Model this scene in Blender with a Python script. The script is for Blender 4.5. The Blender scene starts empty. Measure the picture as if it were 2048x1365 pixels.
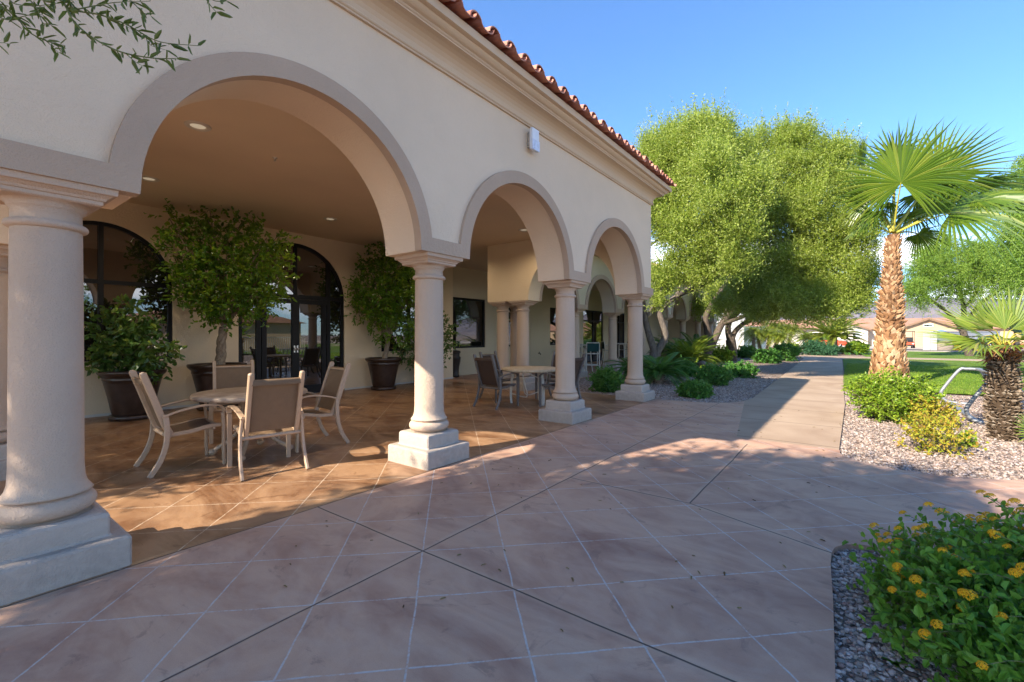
import bpy, math, random
import numpy as np
from math import sin, cos, pi, radians as R, atan2, sqrt, asin

scene = bpy.context.scene
COL = scene.collection
rng = np.random.default_rng(7)
random.seed(7)

# ------------------------------------------------------------------ camera numbers
CAM_H, FPX, HZ, TH = 1.4, 910.0, 671.0, R(37.0)
_c, _s = cos(TH), sin(TH)
def P(px, py, depth):
    """world point seen at a place of the photograph (2048 px wide) at a given distance"""
    u, v = (px - 1024) / FPX, (py - HZ) / FPX
    return np.array([(u * _c - _s) * depth, (u * _s + _c) * depth, CAM_H - v * depth])
def gx(px, depth):
    p = P(px, HZ, depth); return (p[0], p[1])

# ------------------------------------------------------------------ mesh helpers
class MB:
    def __init__(s): s.v = []; s.f = []; s.n = 0; s.sm = []
    def add(s, verts, faces, smooth=False):
        o = s.n
        s.v.extend([tuple(map(float, q)) for q in verts]); s.n += len(verts)
        s.f.extend([tuple(i + o for i in f) for f in faces]); s.sm.extend([smooth] * len(faces))
        return s
    def box(s, a, b, bev=0.0):
        x0, y0, z0 = a; x1, y1, z1 = b
        if bev <= 0:
            return s.add([(x0,y0,z0),(x1,y0,z0),(x1,y1,z0),(x0,y1,z0),(x0,y0,z1),(x1,y0,z1),(x1,y1,z1),(x0,y1,z1)],
                     [(3,2,1,0),(4,5,6,7),(0,1,5,4),(1,2,6,5),(2,3,7,6),(3,0,4,7)])
        cx, cy = (x0+x1)/2, (y0+y1)/2
        return s.frusta(cx, cy, [(z0,(x1-x0)/2-bev,(y1-y0)/2-bev),(z0+bev,(x1-x0)/2,(y1-y0)/2),(z1-bev,(x1-x0)/2,(y1-y0)/2),(z1,(x1-x0)/2-bev,(y1-y0)/2-bev)], bev)
    def frusta(s, cx, cy, prof, ch=0.0):
        """stack of rectangles (z, half x, half y), corners chamfered by ch"""
        rings = []
        for z, hx, hy in prof:
            c = min(ch, hx*.4, hy*.4)
            if c > 0:
                r = [(hx-c,-hy),(hx,-hy+c),(hx,hy-c),(hx-c,hy),(-hx+c,hy),(-hx,hy-c),(-hx,-hy+c),(-hx+c,-hy)]
            else: r = [(hx,-hy),(hx,hy),(-hx,hy),(-hx,-hy)]
            rings.append([(cx+a, cy+b, z) for a, b in r])
        k = len(rings[0]); vs = [q for r in rings for q in r]; fs = []
        for i in range(len(rings)-1):
            for j in range(k):
                a, b = i*k+j, i*k+(j+1) % k
                fs.append((a, b, b+k, a+k))
        fs.append(tuple(range(k-1, -1, -1))); fs.append(tuple(range((len(rings)-1)*k, len(rings)*k)))
        return s.add(vs, fs)
    def lathe(s, c, prof, n=40, smooth=True, cap=True):
        vs, fs = [], []
        for r, z in prof:
            for j in range(n):
                a = 2*pi*j/n; vs.append((c[0]+r*cos(a), c[1]+r*sin(a), c[2]+z))
        for i in range(len(prof)-1):
            for j in range(n):
                a, b = i*n+j, i*n+(j+1) % n
                fs.append((a, b, b+n, a+n))
        s.add(vs, fs, smooth)
        if cap:
            s.add([vs[j] for j in range(n)], [tuple(range(n-1, -1, -1))])
            s.add(vs[-n:], [tuple(range(n))])
        return s
    def tube(s, pts, rad, n=8, smooth=True, sy=1.0, up=None):
        """round (or flattened) tube along a path; rad number or list; sy squashes across"""
        pts = [np.array(p, float) for p in pts]; m = len(pts)
        if not hasattr(rad, '__len__'): rad = [rad]*m
        vs, fs = [], []; nrm = None
        for i in range(m):
            t = pts[min(i+1, m-1)] - pts[max(i-1, 0)]; t /= (np.linalg.norm(t)+1e-9)
            if up is not None:
                b = np.cross(t, up); b /= (np.linalg.norm(b)+1e-9); nr = np.cross(b, t)
            else:
                if nrm is None:
                    a = np.array([0,0,1.]) if abs(t[2]) < .9 else np.array([1.,0,0]); nr = np.cross(np.cross(t, a), t)
                else: nr = nrm - t*np.dot(nrm, t)
                nr /= (np.linalg.norm(nr)+1e-9); b = np.cross(t, nr)
            nrm = nr
            for j in range(n):
                a = 2*pi*(j+.5)/n; vs.append(tuple(pts[i] + rad[i]*(cos(a)*b + sy*sin(a)*nr)))
        for i in range(m-1):
            for j in range(n):
                a, b2 = i*n+j, i*n+(j+1) % n; fs.append((a, b2, b2+n, a+n))
        s.add(vs, fs, smooth)
        s.add(vs[:n], [tuple(range(n-1, -1, -1))]); s.add(vs[-n:], [tuple(range(n))])
        return s
    def bar(s, pts, w, h, up):
        """flat bar: half width w across, half height h along up; bevelled section"""
        pts = [np.array(p, float) for p in pts]; m = len(pts); sec = []
        k = .35*min(w, h)
        sec = [(w-k,-h),(w,-h+k),(w,h-k),(w-k,h),(-w+k,h),(-w,h-k),(-w,-h+k),(-w+k,-h)]
        vs, fs = [], []; up = np.array(up, float)
        for i in range(m):
            t = pts[min(i+1, m-1)] - pts[max(i-1, 0)]; t /= np.linalg.norm(t)
            b = np.cross(t, up); b /= (np.linalg.norm(b)+1e-9); nr = np.cross(b, t)
            for x, y in sec: vs.append(tuple(pts[i]+x*b+y*nr))
        for i in range(m-1):
            for j in range(8):
                a, b2 = i*8+j, i*8+(j+1) % 8; fs.append((a, b2, b2+8, a+8))
        fs.append(tuple(range(7, -1, -1))); fs.append(tuple(range((m-1)*8, m*8)))
        return s.add(vs, fs)
    def grid(s, rows, smooth=True):
        n = len(rows[0]); vs = [q for r in rows for q in r]
        fs = [(i*n+j, i*n+j+1, (i+1)*n+j+1, (i+1)*n+j) for i in range(len(rows)-1) for j in range(n-1)]
        return s.add(vs, fs, smooth)
    def build(s, name, mat, parent=None, off=(0,0,0)):
        me = bpy.data.meshes.new(name)
        off = np.array(off, float)
        vs = (np.array(s.v) - off).tolist() if s.n else []
        me.from_pydata(vs, [], s.f); me.update()
        me.polygons.foreach_set('use_smooth', s.sm)
        o = bpy.data.objects.new(name, me); COL.objects.link(o)
        if mat: me.materials.append(mat)
        if parent is not None: o.parent = parent
        return o

def curve(pts, k=6):
    """Catmull-Rom through points"""
    p = [np.array(q, float) for q in pts]; p = [2*p[0]-p[1]] + p + [2*p[-1]-p[-2]]; out = []
    for i in range(1, len(p)-2):
        for j in range(k):
            t = j/k
            out.append(.5*((2*p[i]) + (-p[i-1]+p[i+1])*t + (2*p[i-1]-5*p[i]+4*p[i+1]-p[i+2])*t*t + (-p[i-1]+3*p[i]-3*p[i+1]+p[i+2])*t**3))
    out.append(p[-2]); return out
def lerp_list(a, b, n): return [a + (b-a)*i/(n-1) for i in range(n)]

def np_mesh(name, V, F, mat, parent=None, smooth=False, off=(0,0,0)):
    """V (n,3), F (m,k) one face size"""
    V = np.asarray(V, np.float32) - np.array(off, np.float32); F = np.asarray(F, np.int32); k = F.shape[1]
    me = bpy.data.meshes.new(name)
    me.vertices.add(len(V)); me.vertices.foreach_set('co', V.ravel())
    me.loops.add(F.size); me.loops.foreach_set('vertex_index', F.ravel())
    me.polygons.add(len(F)); me.polygons.foreach_set('loop_start', np.arange(0, F.size, k, dtype=np.int32))
    me.polygons.foreach_set('use_smooth', np.full(len(F), smooth)); me.update(calc_edges=True)
    if mat: me.materials.append(mat)
    o = bpy.data.objects.new(name, me); COL.objects.link(o)
    if parent is not None: o.parent = parent
    return o
def norm(a): return a/(np.linalg.norm(a, axis=-1, keepdims=True)+1e-9)

def leaf_arrays(Pt, D, N, L, W, fold=.25, bend=.15, wide=.45):
    """leaves as folded 6-vertex blades: base, l1, l2, tip, r2, r1 -> two quads"""
    D = norm(D); S = norm(np.cross(D, N)); N = np.cross(S, D); n = len(Pt)
    L = np.broadcast_to(np.asarray(L, float), (n,))[:, None]; W = np.broadcast_to(np.asarray(W, float), (n,))[:, None]
    up = N*W*fold
    b = Pt; t = Pt + D*L - N*L*bend
    m1 = Pt + D*L*wide*.6; m2 = Pt + D*L*(wide+.33) - N*L*bend*.5
    V = np.stack([b, m1-S*W*.5+up, m2-S*W*.34+up, t, m2+S*W*.34+up, m1+S*W*.5+up], 1).reshape(-1, 3)
    o = np.arange(n)[:, None]*6
    F = np.stack([o+np.array([0,1,2,3]), o+np.array([0,3,4,5])], 1).reshape(-1, 4)
    return V, F
def tri_leaf(Pt, D, N, L, W, fold=.2):
    D = norm(D); S = norm(np.cross(D, N)); N = np.cross(S, D); n = len(Pt)
    L = np.broadcast_to(np.asarray(L, float), (n,))[:, None]; W = np.broadcast_to(np.asarray(W, float), (n,))[:, None]
    V = np.stack([Pt, Pt+D*L*.5-S*W*.5+N*W*fold, Pt+D*L, Pt+D*L*.5+S*W*.5+N*W*fold], 1).reshape(-1, 3)
    o = np.arange(n)[:, None]*4
    return V, np.stack([o+np.array([0,1,2]), o+np.array([0,2,3])], 1).reshape(-1, 3)
def scatter_clumps(clumps, n, k=.36, q=.78):
    """break big clumps into many small tufts so that gaps and shade show between them"""
    out = []
    for x, y, z, r in clumps:
        for i in range(n):
            d = rng.normal(size=3); d /= np.linalg.norm(d); m = r*q*(.55+.5*rng.random())
            out.append((x+d[0]*m, y+d[1]*m, z+d[2]*m, r*k*(.6+.8*rng.random())))
    return out
def rnd_dir(n): return norm(rng.normal(size=(n, 3)))

def clump_leaves(clumps, total, L, W, up=.35, twig=.35, K=10, shell=.55, big=False, flat=1.0, droop=0.0):
    """leaves on twigs springing from ellipsoidal clumps (x,y,z,r); returns V,F and twig bases"""
    c = np.array([[q[0], q[1], q[2]] for q in clumps]); r = np.array([q[3] for q in clumps])
    w = r**2; w = w/w.sum(); M = max(1, total//K)
    idx = rng.choice(len(c), M, p=w); d = rnd_dir(M)
    rad = r[idx]*(shell + (1.0-shell)*rng.random(M)**.6)*(.85+.3*rng.random(M))
    base = c[idx] + d*rad[:, None]*np.array([1, 1, flat])
    tdir = norm(d*.8 + np.array([0, 0, up]) + rng.normal(size=(M, 3))*.45)
    tl = twig*(.5+rng.random(M))
    t = (np.arange(K)+.6)/K
    sag = -droop*(t**2)[None, :, None]*tl[:, None, None]*np.array([0, 0, 1.])
    pts = base[:, None, :] + tdir[:, None, :]*(t[None, :, None]*tl[:, None, None]) + sag
    pts = pts.reshape(-1, 3); n = len(pts); td = np.repeat(tdir, K, 0)
    ld = norm(td*.6 + rng.normal(size=(n, 3))*.75); nn = norm(rng.normal(size=(n, 3))*.8+np.array([0, 0, .7]))
    LL = L*(.65+.6*rng.random(n)); WW = W*(.7+.5*rng.random(n))
    fn = leaf_arrays if big else tri_leaf
    return fn(pts, ld, nn, LL, WW), base, tdir, tl

# ------------------------------------------------------------------ things
def thing(name, label, cat, loc=(0,0,0), group=None, rz=0.0, kind=None):
    o = bpy.data.objects.new(name, None); COL.objects.link(o); o.empty_display_size = .2
    o.location = loc; o.rotation_euler = (0, 0, rz); o['label'] = label; o['category'] = cat
    if group: o['group'] = group
    if kind: o['kind'] = kind
    return o
def tag(o, label, cat, group=None, kind=None):
    o['label'] = label; o['category'] = cat
    if group: o['group'] = group
    if kind: o['kind'] = kind
    return o
def struct(o, kind='structure'):
    o['kind'] = kind; return o
def dup(root, loc, rz, label, group=None):
    kids = {}
    for q in bpy.data.objects:
        if q.parent: kids.setdefault(q.parent, []).append(q)
    r = root.copy(); COL.objects.link(r); r.location = loc; r.rotation_euler = (0, 0, rz); r['label'] = label
    if group: r['group'] = group
    def rec(src, dst):
        for ch in kids.get(src, []):
            c = ch.copy(); COL.objects.link(c); c.parent = dst; rec(ch, c)
    rec(root, r); return r

# ------------------------------------------------------------------ materials
class NT:
    def __init__(s, name):
        s.m = bpy.data.materials.new(name); s.m.use_nodes = True; s.t = s.m.node_tree
        s.t.nodes.clear(); s.out = s.t.nodes.new('ShaderNodeOutputMaterial')
    def n(s, typ, **kw):
        q = s.t.nodes.new(typ)
        for k, v in kw.items():
            if k in q.inputs: s.set(q.inputs[k], v)
            else: setattr(q, k, v)
        return q
    def set(s, sock, v):
        if hasattr(v, 'is_linked'): s.t.links.new(v, sock)
        elif hasattr(v, 'outputs'): s.t.links.new(v.outputs[0], sock)
        else:
            if sock.type == 'RGBA' and len(v) == 3: v = (*v, 1)
            sock.default_value = v
    def math(s, op, a, b=0.0, c=0.0):
        q = s.t.nodes.new('ShaderNodeMath'); q.operation = op
        for i, v in enumerate((a, b, c)): s.set(q.inputs[i], v)
        return q.outputs[0]
    def mix(s, f, a, b, mode='MIX'):
        q = s.t.nodes.new('ShaderNodeMix'); q.data_type = 'RGBA'; q.blend_type = mode
        s.set(q.inputs[0], f); s.set(q.inputs[6], a); s.set(q.inputs[7], b); return q.outputs[2]
    def ramp(s, f, stops, interp='LINEAR'):
        q = s.t.nodes.new('ShaderNodeValToRGB'); q.color_ramp.interpolation = interp; e = q.color_ramp.elements
        while len(e) < len(stops): e.new(.5)
        for i, (p, c) in enumerate(stops):
            e[i].position = p; e[i].color = (*c, 1) if len(c) == 3 else c
        s.set(q.inputs[0], f); return q.outputs[0]
    def step(s, v, a, b):
        q = s.t.nodes.new('ShaderNodeMapRange'); q.interpolation_type = 'SMOOTHSTEP'
        s.set(q.inputs[0], v); s.set(q.inputs[1], a); s.set(q.inputs[2], b); return q.outputs[0]
    def pos(s): return s.n('ShaderNodeNewGeometry').outputs['Position']
    def noise(s, scale, detail=4, vec=None, dist=0.0, rough=.55):
        q = s.n('ShaderNodeTexNoise', Scale=scale, Detail=float(detail), Distortion=dist, Roughness=rough)
        s.set(q.inputs['Vector'], vec if vec is not None else s.n('ShaderNodeTexCoord').outputs['Object']); return q
    def bsdf(s, col, rough=.8, spec=.3, bump=None, bstr=.3, bdist=.01, **kw):
        b = s.n('ShaderNodeBsdfPrincipled'); s.set(b.inputs['Base Color'], col); s.set(b.inputs['Roughness'], rough)
        b.inputs['Specular IOR Level'].default_value = spec
        for k, v in kw.items(): s.set(b.inputs[k.replace('_', ' ')], v)
        if bump is not None:
            q = s.n('ShaderNodeBump'); q.inputs['Strength'].default_value = bstr; q.inputs['Distance'].default_value = bdist
            s.set(q.inputs['Height'], bump); s.set(b.inputs['Normal'], q.outputs[0])
        return b
    def done(s, b):
        s.t.links.new(b.outputs[0], s.out.inputs[0]); return s.m

def mul(c, k): return tuple(min(1, x*k) for x in c)
def stucco(name, col, var=.12, bscale=140, bstr=.45, rough=.92, stain=.0):
    t = NT(name); p = t.pos(); n1 = t.noise(.9, 5, p); n2 = t.noise(bscale, 3, p); n3 = t.noise(bscale*.22, 4, p)
    c = t.ramp(n1.outputs[0], [(.3, mul(col, 1-var)), (.7, mul(col, 1+var*.6))])
    c = t.mix(t.math('MULTIPLY', n2.outputs[0], .25), c, mul(col, .8))
    if stain:
        sp = t.n('ShaderNodeSeparateXYZ'); t.set(sp.inputs[0], p)
        k = t.math('MULTIPLY', t.step(sp.outputs[2], .5, .0), t.math('MULTIPLY', n3.outputs[0], stain)); c = t.mix(k, c, mul(col, .45))
    h = t.math('ADD', n2.outputs[0], t.math('MULTIPLY', n3.outputs[0], 1.2))
    return t.done(t.bsdf(c, rough, .15, h, min(1, bstr*1.4), .009))
def plain(name, col, rough=.6, spec=.4, metal=0.0, nscale=30, var=.15, bstr=.0, bscale=80, coat=0.0):
    t = NT(name); n = t.noise(nscale, 4); c = t.ramp(n.outputs[0], [(.3, mul(col, 1-var)), (.7, mul(col, 1+var))])
    rr = t.math('ADD', t.math('MULTIPLY', n.outputs[0], .2), rough-.1)
    b = t.noise(bscale, 3).outputs[0] if bstr else None
    return t.done(t.bsdf(c, rr, spec, b, bstr, .004, Metallic=metal, Coat_Weight=coat))
def leafmat(name, cols, trans=.3, rough=.45, spec=.35, patch=0.8, pcol=None):
    """leaf colour varies leaf by leaf and in drifts of older and younger growth"""
    t = NT(name); g = t.n('ShaderNodeNewGeometry'); n = t.noise(patch, 3, g.outputs['Position'])
    k = t.math('ADD', t.math('MULTIPLY', g.outputs['Random Per Island'], .65), t.math('MULTIPLY', n.outputs[0], .35))
    m = len(cols); c = t.ramp(k, [(.08+.84*i/(m-1), q) for i, q in enumerate(cols)])
    b = t.bsdf(c, rough, spec); tr = t.n('ShaderNodeBsdfTranslucent')
    t.set(tr.inputs[0], t.mix(.5, c, (.35, .45, .05), 'MIX') if pcol is None else pcol)
    mx = t.n('ShaderNodeMixShader'); mx.inputs[0].default_value = trans
    t.t.links.new(b.outputs[0], mx.inputs[1]); t.t.links.new(tr.outputs[0], mx.inputs[2])
    return t.done(mx)
def island(name, cols, rough=.85, nscale=25, spec=.2, bstr=.3, bscale=60):
    t = NT(name); g = t.n('ShaderNodeNewGeometry'); n = t.noise(nscale, 4, g.outputs['Position'])
    k = t.math('ADD', t.math('MULTIPLY', g.outputs['Random Per Island'], .7), t.math('MULTIPLY', n.outputs[0], .3))
    c = t.ramp(k, [(.1+.8*i/(len(cols)-1), q) for i, q in enumerate(cols)])
    return t.done(t.bsdf(c, rough, spec, t.noise(bscale, 4, g.outputs['Position']).outputs[0], bstr, .004))
def bark(name, a, b, scale=6):
    t = NT(name); p = t.pos(); mp = t.n('ShaderNodeMapping'); t.set(mp.inputs[0], p); mp.inputs['Scale'].default_value = (1, 1, .25)
    n = t.noise(scale*3, 6, mp.outputs[0], 1.2); n2 = t.noise(scale*.4, 3, p)
    c = t.mix(t.math('MULTIPLY', n2.outputs[0], .5), t.ramp(n.outputs[0], [(.3, a), (.7, b)]), mul(a, .7))
    return t.done(t.bsdf(c, .9, .15, n.outputs[0], .7, .02))

M = {}
WALLC = (.74, .58, .42); TRIMC = (.49, .36, .26); COLC = (.53, .40, .30)
M['wall'] = stucco('wall_stucco', WALLC, .07, 95, .5)
M['wall_in'] = stucco('inner_wall_stucco', (.74, .60, .42), .06)
M['ceil'] = stucco('ceiling_stucco', (.72, .56, .39), .06, 160, .15)
M['trim'] = stucco('trim_stucco', TRIMC, .10, 110, .55)
M['column'] = stucco('column_stucco', COLC, .10, 110, .5, stain=.5)
M['plinth'] = stucco('plinth_stucco', (.50, .42, .35), .12, 90, .5, stain=.8)
M['cornice'] = stucco('cornice_stucco', (.62, .47, .33), .06, 150, .12)
M['wing'] = stucco('wing_stucco', (.62, .52, .36), .07)  # same cream paint, with light off the foliage put into the colour
M['white_wall'] = stucco('white_render', (.62, .60, .56), .05)
M['tile'] = island('clay_tile', [(.30, .115, .075), (.45, .19, .125), (.56, .27, .18), (.38, .17, .12)], .8, 6, .25, .35, 50)
M['black_frame'] = plain('black_aluminium', (.010, .010, .011), .5, .2)
M['chair_frame'] = plain('beige_powder_coat', (.41, .285, .185), .42, .5, 0, 40, .06)
M['chair_frame_dark'] = plain('shaded_bronze_coat', (.13, .115, .105), .4, .5, 0, 40, .06)  # greyer bronze, with the second chairs' unlit look put into the colour
M['white_metal'] = plain('cream_metal', (.55, .50, .42), .45, .5, 0, 40, .05)
M['galv'] = plain('galvanised_steel', (.30, .31, .32), .5, .5, .55, 30, .15)
M['pot'] = plain('brown_glazed_clay', (.034, .018, .012), .38, .5, 0, 8, .35, .2, 30, .15)
M['soil'] = plain('potting_soil', (.05, .035, .025), .95, .1, 0, 60, .4, .9, 60)
M['urn'] = plain('dark_bronze', (.035, .028, .022), .4, .5, .3, 20, .2)
M['white_plastic'] = plain('white_plastic', (.72, .73, .75), .35, .5, 0, 5, .03)
M['steel'] = plain('brushed_steel', (.6, .58, .55), .3, .5, .9, 30, .1)
M['trunk'] = bark('olive_bark', (.06, .045, .035), (.20, .155, .12))
M['trunk_grey'] = bark('grey_bark', (.08, .065, .055), (.26, .22, .18))
M['ficus_trunk'] = bark('ficus_bark', (.20, .15, .10), (.45, .37, .28), 14)
M['twig'] = plain('twig', (.16, .13, .07), .8, .2)
M['rock'] = stucco('boulder_rock', (.25, .20, .16), .35, 30, .9)
M['concrete'] = None

def weave(name, a, b):
    t = NT(name); co = t.n('ShaderNodeTexCoord').outputs['Object']
    w1 = t.n('ShaderNodeTexWave', Scale=95.0, bands_direction='X'); w2 = t.n('ShaderNodeTexWave', Scale=95.0, bands_direction='Z')
    t.set(w1.inputs['Vector'], co); t.set(w2.inputs['Vector'], co)
    n = t.noise(18, 4, co); nn = t.noise(160, 2, co)
    f = t.math('MULTIPLY', t.math('ADD', w1.outputs[1], w2.outputs[1]), .35)
    c = t.mix(t.math('ADD', f, t.math('MULTIPLY', nn.outputs[0], .4)), a, b); c = t.mix(t.math('MULTIPLY', n.outputs[0], .35), c, mul(a, .7))
    bb = t.bsdf(c, .75, .25, f, .4, .002)
    tr = t.n('ShaderNodeBsdfTranslucent'); t.set(tr.inputs[0], b); mx = t.n('ShaderNodeMixShader'); mx.inputs[0].default_value = .12
    t.t.links.new(bb.outputs[0], mx.inputs[1]); t.t.links.new(tr.outputs[0], mx.inputs[2]); return t.done(mx)
M['sling'] = weave('taupe_sling', (.13, .082, .047), (.30, .20, .12))
M['sling_dark'] = weave('brown_sling', (.055, .032, .022), (.11, .07, .05))
M['sling_green'] = weave('green_sling', (.006, .035, .035), (.012, .06, .055))

def stone_top(name, a, b):
    t = NT(name); p = t.pos(); n = t.noise(7, 6, p, .8); n2 = t.noise(45, 4, p)
    c = t.ramp(n.outputs[0], [(.3, a), (.7, b)]); c = t.mix(t.step(n2.outputs[0], .62, .75), c, mul(a, .45))
    return t.done(t.bsdf(c, .6, .3, n2.outputs[0], .25, .004))
M['stone_top'] = stone_top('travertine', (.25, .18, .125), (.42, .33, .25))
M['stone_rim'] = stone_top('chipped_travertine', (.40, .30, .18), (.62, .52, .38))

def glass():
    t = NT('tinted_glass')
    n = t.noise(.7, 2, t.pos())
    b = t.bsdf((.010, .009, .008), .012, .5, n.outputs[0], .02, .02); b.inputs['IOR'].default_value = 2.35
    return t.done(b)
M['glass'] = glass()

# ---- ground materials
def paving():
    t = NT('stained_concrete'); p = t.pos(); sp = t.n('ShaderNodeSeparateXYZ'); t.set(sp.inputs[0], p); X, Y = sp.outputs[0], sp.outputs[1]
    wob = t.noise(3.5, 2, p); wv = t.math('MULTIPLY', t.math('SUBTRACT', wob.outputs[0], .5), .020)
    a = R(44.4); ca, sa = cos(a), sin(a)
    def rot(c0, c1): return t.math('ADD', t.math('ADD', t.math('MULTIPLY', X, c0), t.math('MULTIPLY', Y, c1)), wv)
    def lines(r, r0):
        q = t.math('DIVIDE', t.math('SUBTRACT', r, r0), .525)
        f = t.math('SUBTRACT', t.math('FRACT', t.math('ADD', q, 100.5)), .5)
        return t.math('MULTIPLY', t.math('ABSOLUTE', f), .525)
    d = t.math('MINIMUM', lines(rot(ca, sa), -.194), lines(rot(-sa, ca), 3.003))
    nb = t.noise(9, 5, p, 0, .7); nc = t.noise(60, 3, p)
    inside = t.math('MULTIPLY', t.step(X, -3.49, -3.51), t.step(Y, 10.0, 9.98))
    wdt = t.math('ADD', .0015, t.math('MULTIPLY', nb.outputs[0], .0062))
    wdt = t.math('MULTIPLY', wdt, t.math('SUBTRACT', 1.0, t.math('MULTIPLY', inside, .1)))
    lm = t.math('SUBTRACT', 1.0, t.step(d, t.math('MULTIPLY', wdt, .55), t.math('ADD', wdt, .002)))
    lm = t.math('MULTIPLY', lm, t.step(t.math('ADD', nb.outputs[0], t.math('MULTIPLY', nc.outputs[0], .55)), .52, .86))
    # control joints
    def seg(A, a0, B, lo, hi):
        q = t.math('ABSOLUTE', t.math('SUBTRACT', A, a0))
        m = t.math('MULTIPLY', t.math('GREATER_THAN', B, lo), t.math('LESS_THAN', B, hi))
        return t.math('ADD', q, t.math('MULTIPLY', t.math('SUBTRACT', 1.0, m), 9.0))
    wj = t.math('MULTIPLY', t.math('SUBTRACT', t.noise(1.3, 2, p).outputs[0], .5), .03)
    Xw, Yw = t.math('ADD', X, wj), t.math('ADD', Y, wj)
    js = [seg(Xw, -2.24, Y, -9, 10.1), seg(Xw, -3.5, Y, -9, 9.95), seg(Yw, 2.01, X, -3.5, 9), seg(Yw, 3.92, X, -2.24, -1.1), seg(Xw, -1.1, Y, 3.92, 6.5), seg(Yw, -1.2, X, -3.5, 9)]
    # oblique joint to the corner of the planting bed
    ob = t.math('ABSOLUTE', t.math('SUBTRACT', t.math('ADD', t.math('MULTIPLY', Xw, .33), t.math('MULTIPLY', Yw, .944)), 3.92*.944-1.1*.33))
    ob = t.math('ADD', ob, t.math('MULTIPLY', t.math('SUBTRACT', 1.0, t.math('MULTIPLY', t.math('GREATER_THAN', X, -1.1), t.math('LESS_THAN', X, -.05))), 9.0)); js.append(ob)
    j = js[0]
    for q in js[1:]: j = t.math('MINIMUM', j, q)
    jm = t.math('SUBTRACT', 1.0, t.step(j, .003, .008)); lip = t.math('SUBTRACT', 1.0, t.step(j, .01, .05))
    # stain colours, mottled like a broom-washed acid stain
    st = t.n('ShaderNodeMapping'); t.set(st.inputs[0], p); st.inputs['Rotation'].default_value = (0, 0, R(37)); st.inputs['Scale'].default_value = (.75, 1.35, 1)
    n1 = t.noise(1.25, 7, st.outputs[0], 1.1, .62); n2 = t.noise(.55, 4, p, .8); n3 = t.noise(6, 6, st.outputs[0], 1.0, .65); n4 = t.noise(2.2, 8, p, 2.2, .7)
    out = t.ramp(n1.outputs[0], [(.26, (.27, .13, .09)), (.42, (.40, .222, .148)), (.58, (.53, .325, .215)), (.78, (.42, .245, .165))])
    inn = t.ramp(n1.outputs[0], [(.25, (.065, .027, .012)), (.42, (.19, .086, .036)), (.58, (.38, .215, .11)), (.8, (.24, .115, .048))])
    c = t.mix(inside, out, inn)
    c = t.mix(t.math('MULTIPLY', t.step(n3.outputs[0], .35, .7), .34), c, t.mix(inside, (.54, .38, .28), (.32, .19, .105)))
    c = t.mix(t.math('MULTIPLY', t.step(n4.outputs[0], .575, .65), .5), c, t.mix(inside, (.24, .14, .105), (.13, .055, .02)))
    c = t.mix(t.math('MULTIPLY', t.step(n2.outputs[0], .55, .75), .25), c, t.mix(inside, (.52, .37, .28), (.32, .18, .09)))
    gr = t.noise(220, 2, p); c = t.mix(t.math('MULTIPLY', t.step(gr.outputs[0], .45, .75), .22), c, mul((.20, .13, .11), 1))
    c = t.mix(t.math('MULTIPLY', lip, .35), c, t.mix(inside, (.52, .37, .26), (.27, .15, .075)))  # lighter lip: shading of the rounded joint edges put into the colour
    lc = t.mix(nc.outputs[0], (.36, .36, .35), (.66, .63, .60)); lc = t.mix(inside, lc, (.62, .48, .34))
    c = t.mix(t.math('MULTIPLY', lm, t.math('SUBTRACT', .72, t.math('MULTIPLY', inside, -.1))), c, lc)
    c = t.mix(t.math('MULTIPLY', jm, .9), c, (.045, .035, .03))
    rgh = t.mix(inside, (.62, .62, .62), (.36, .36, .36)); rv = t.math('ADD', t.math('MULTIPLY', n3.outputs[0], .25), t.math('SUBTRACT', rgh, .12))
    h = t.math('ADD', t.math('MULTIPLY', n3.outputs[0], .35), t.math('SUBTRACT', 0.0, t.math('MULTIPLY', jm, 2.5)))
    h = t.math('ADD', h, t.math('MULTIPLY', lip, -.7)); h = t.math('ADD', h, t.math('MULTIPLY', lm, -.25)); h = t.math('ADD', h, t.math('MULTIPLY', nc.outputs[0], .1))
    return t.done(t.bsdf(c, rv, .35, h, .45, .008))
M['paving'] = paving()
def concrete(name, a, b, joint=None, tex=1.0):
    t = NT(name); p = t.pos(); n = t.noise(1.1, 6, p, .6); n2 = t.noise(30, 4, p); c = t.ramp(n.outputs[0], [(.3, a), (.72, b)])
    c = t.mix(t.math('MULTIPLY', n2.outputs[0], .25), c, mul(a, .75))
    h = n2.outputs[0]
    if joint:
        sp = t.n('ShaderNodeSeparateXYZ'); t.set(sp.inputs[0], p)
        f = t.math('MULTIPLY', t.math('ABSOLUTE', t.math('SUBTRACT', t.math('FRACT', t.math('DIVIDE', sp.outputs[joint[0]], joint[1])), .5)), joint[1])
        k = t.math('SUBTRACT', 1.0, t.step(f, .006, .016)); c = t.mix(t.math('MULTIPLY', k, .8), c, mul(a, .3)); h = t.math('ADD', h, t.math('MULTIPLY', k, -3.0))
    return t.done(t.bsdf(c, .85, .2, h, .3*tex, .006))
M['path'] = concrete('path_concrete', (.33, .23, .155), (.47, .35, .245), (1, 1.55))
M['kerb'] = concrete('kerb_concrete', (.30, .26, .23), (.40, .36, .31))
M['asphalt'] = concrete('asphalt', (.045, .045, .047), (.075, .073, .07))
M['drive'] = concrete('driveway_concrete', (.36, .32, .28), (.48, .44, .39))
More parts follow.
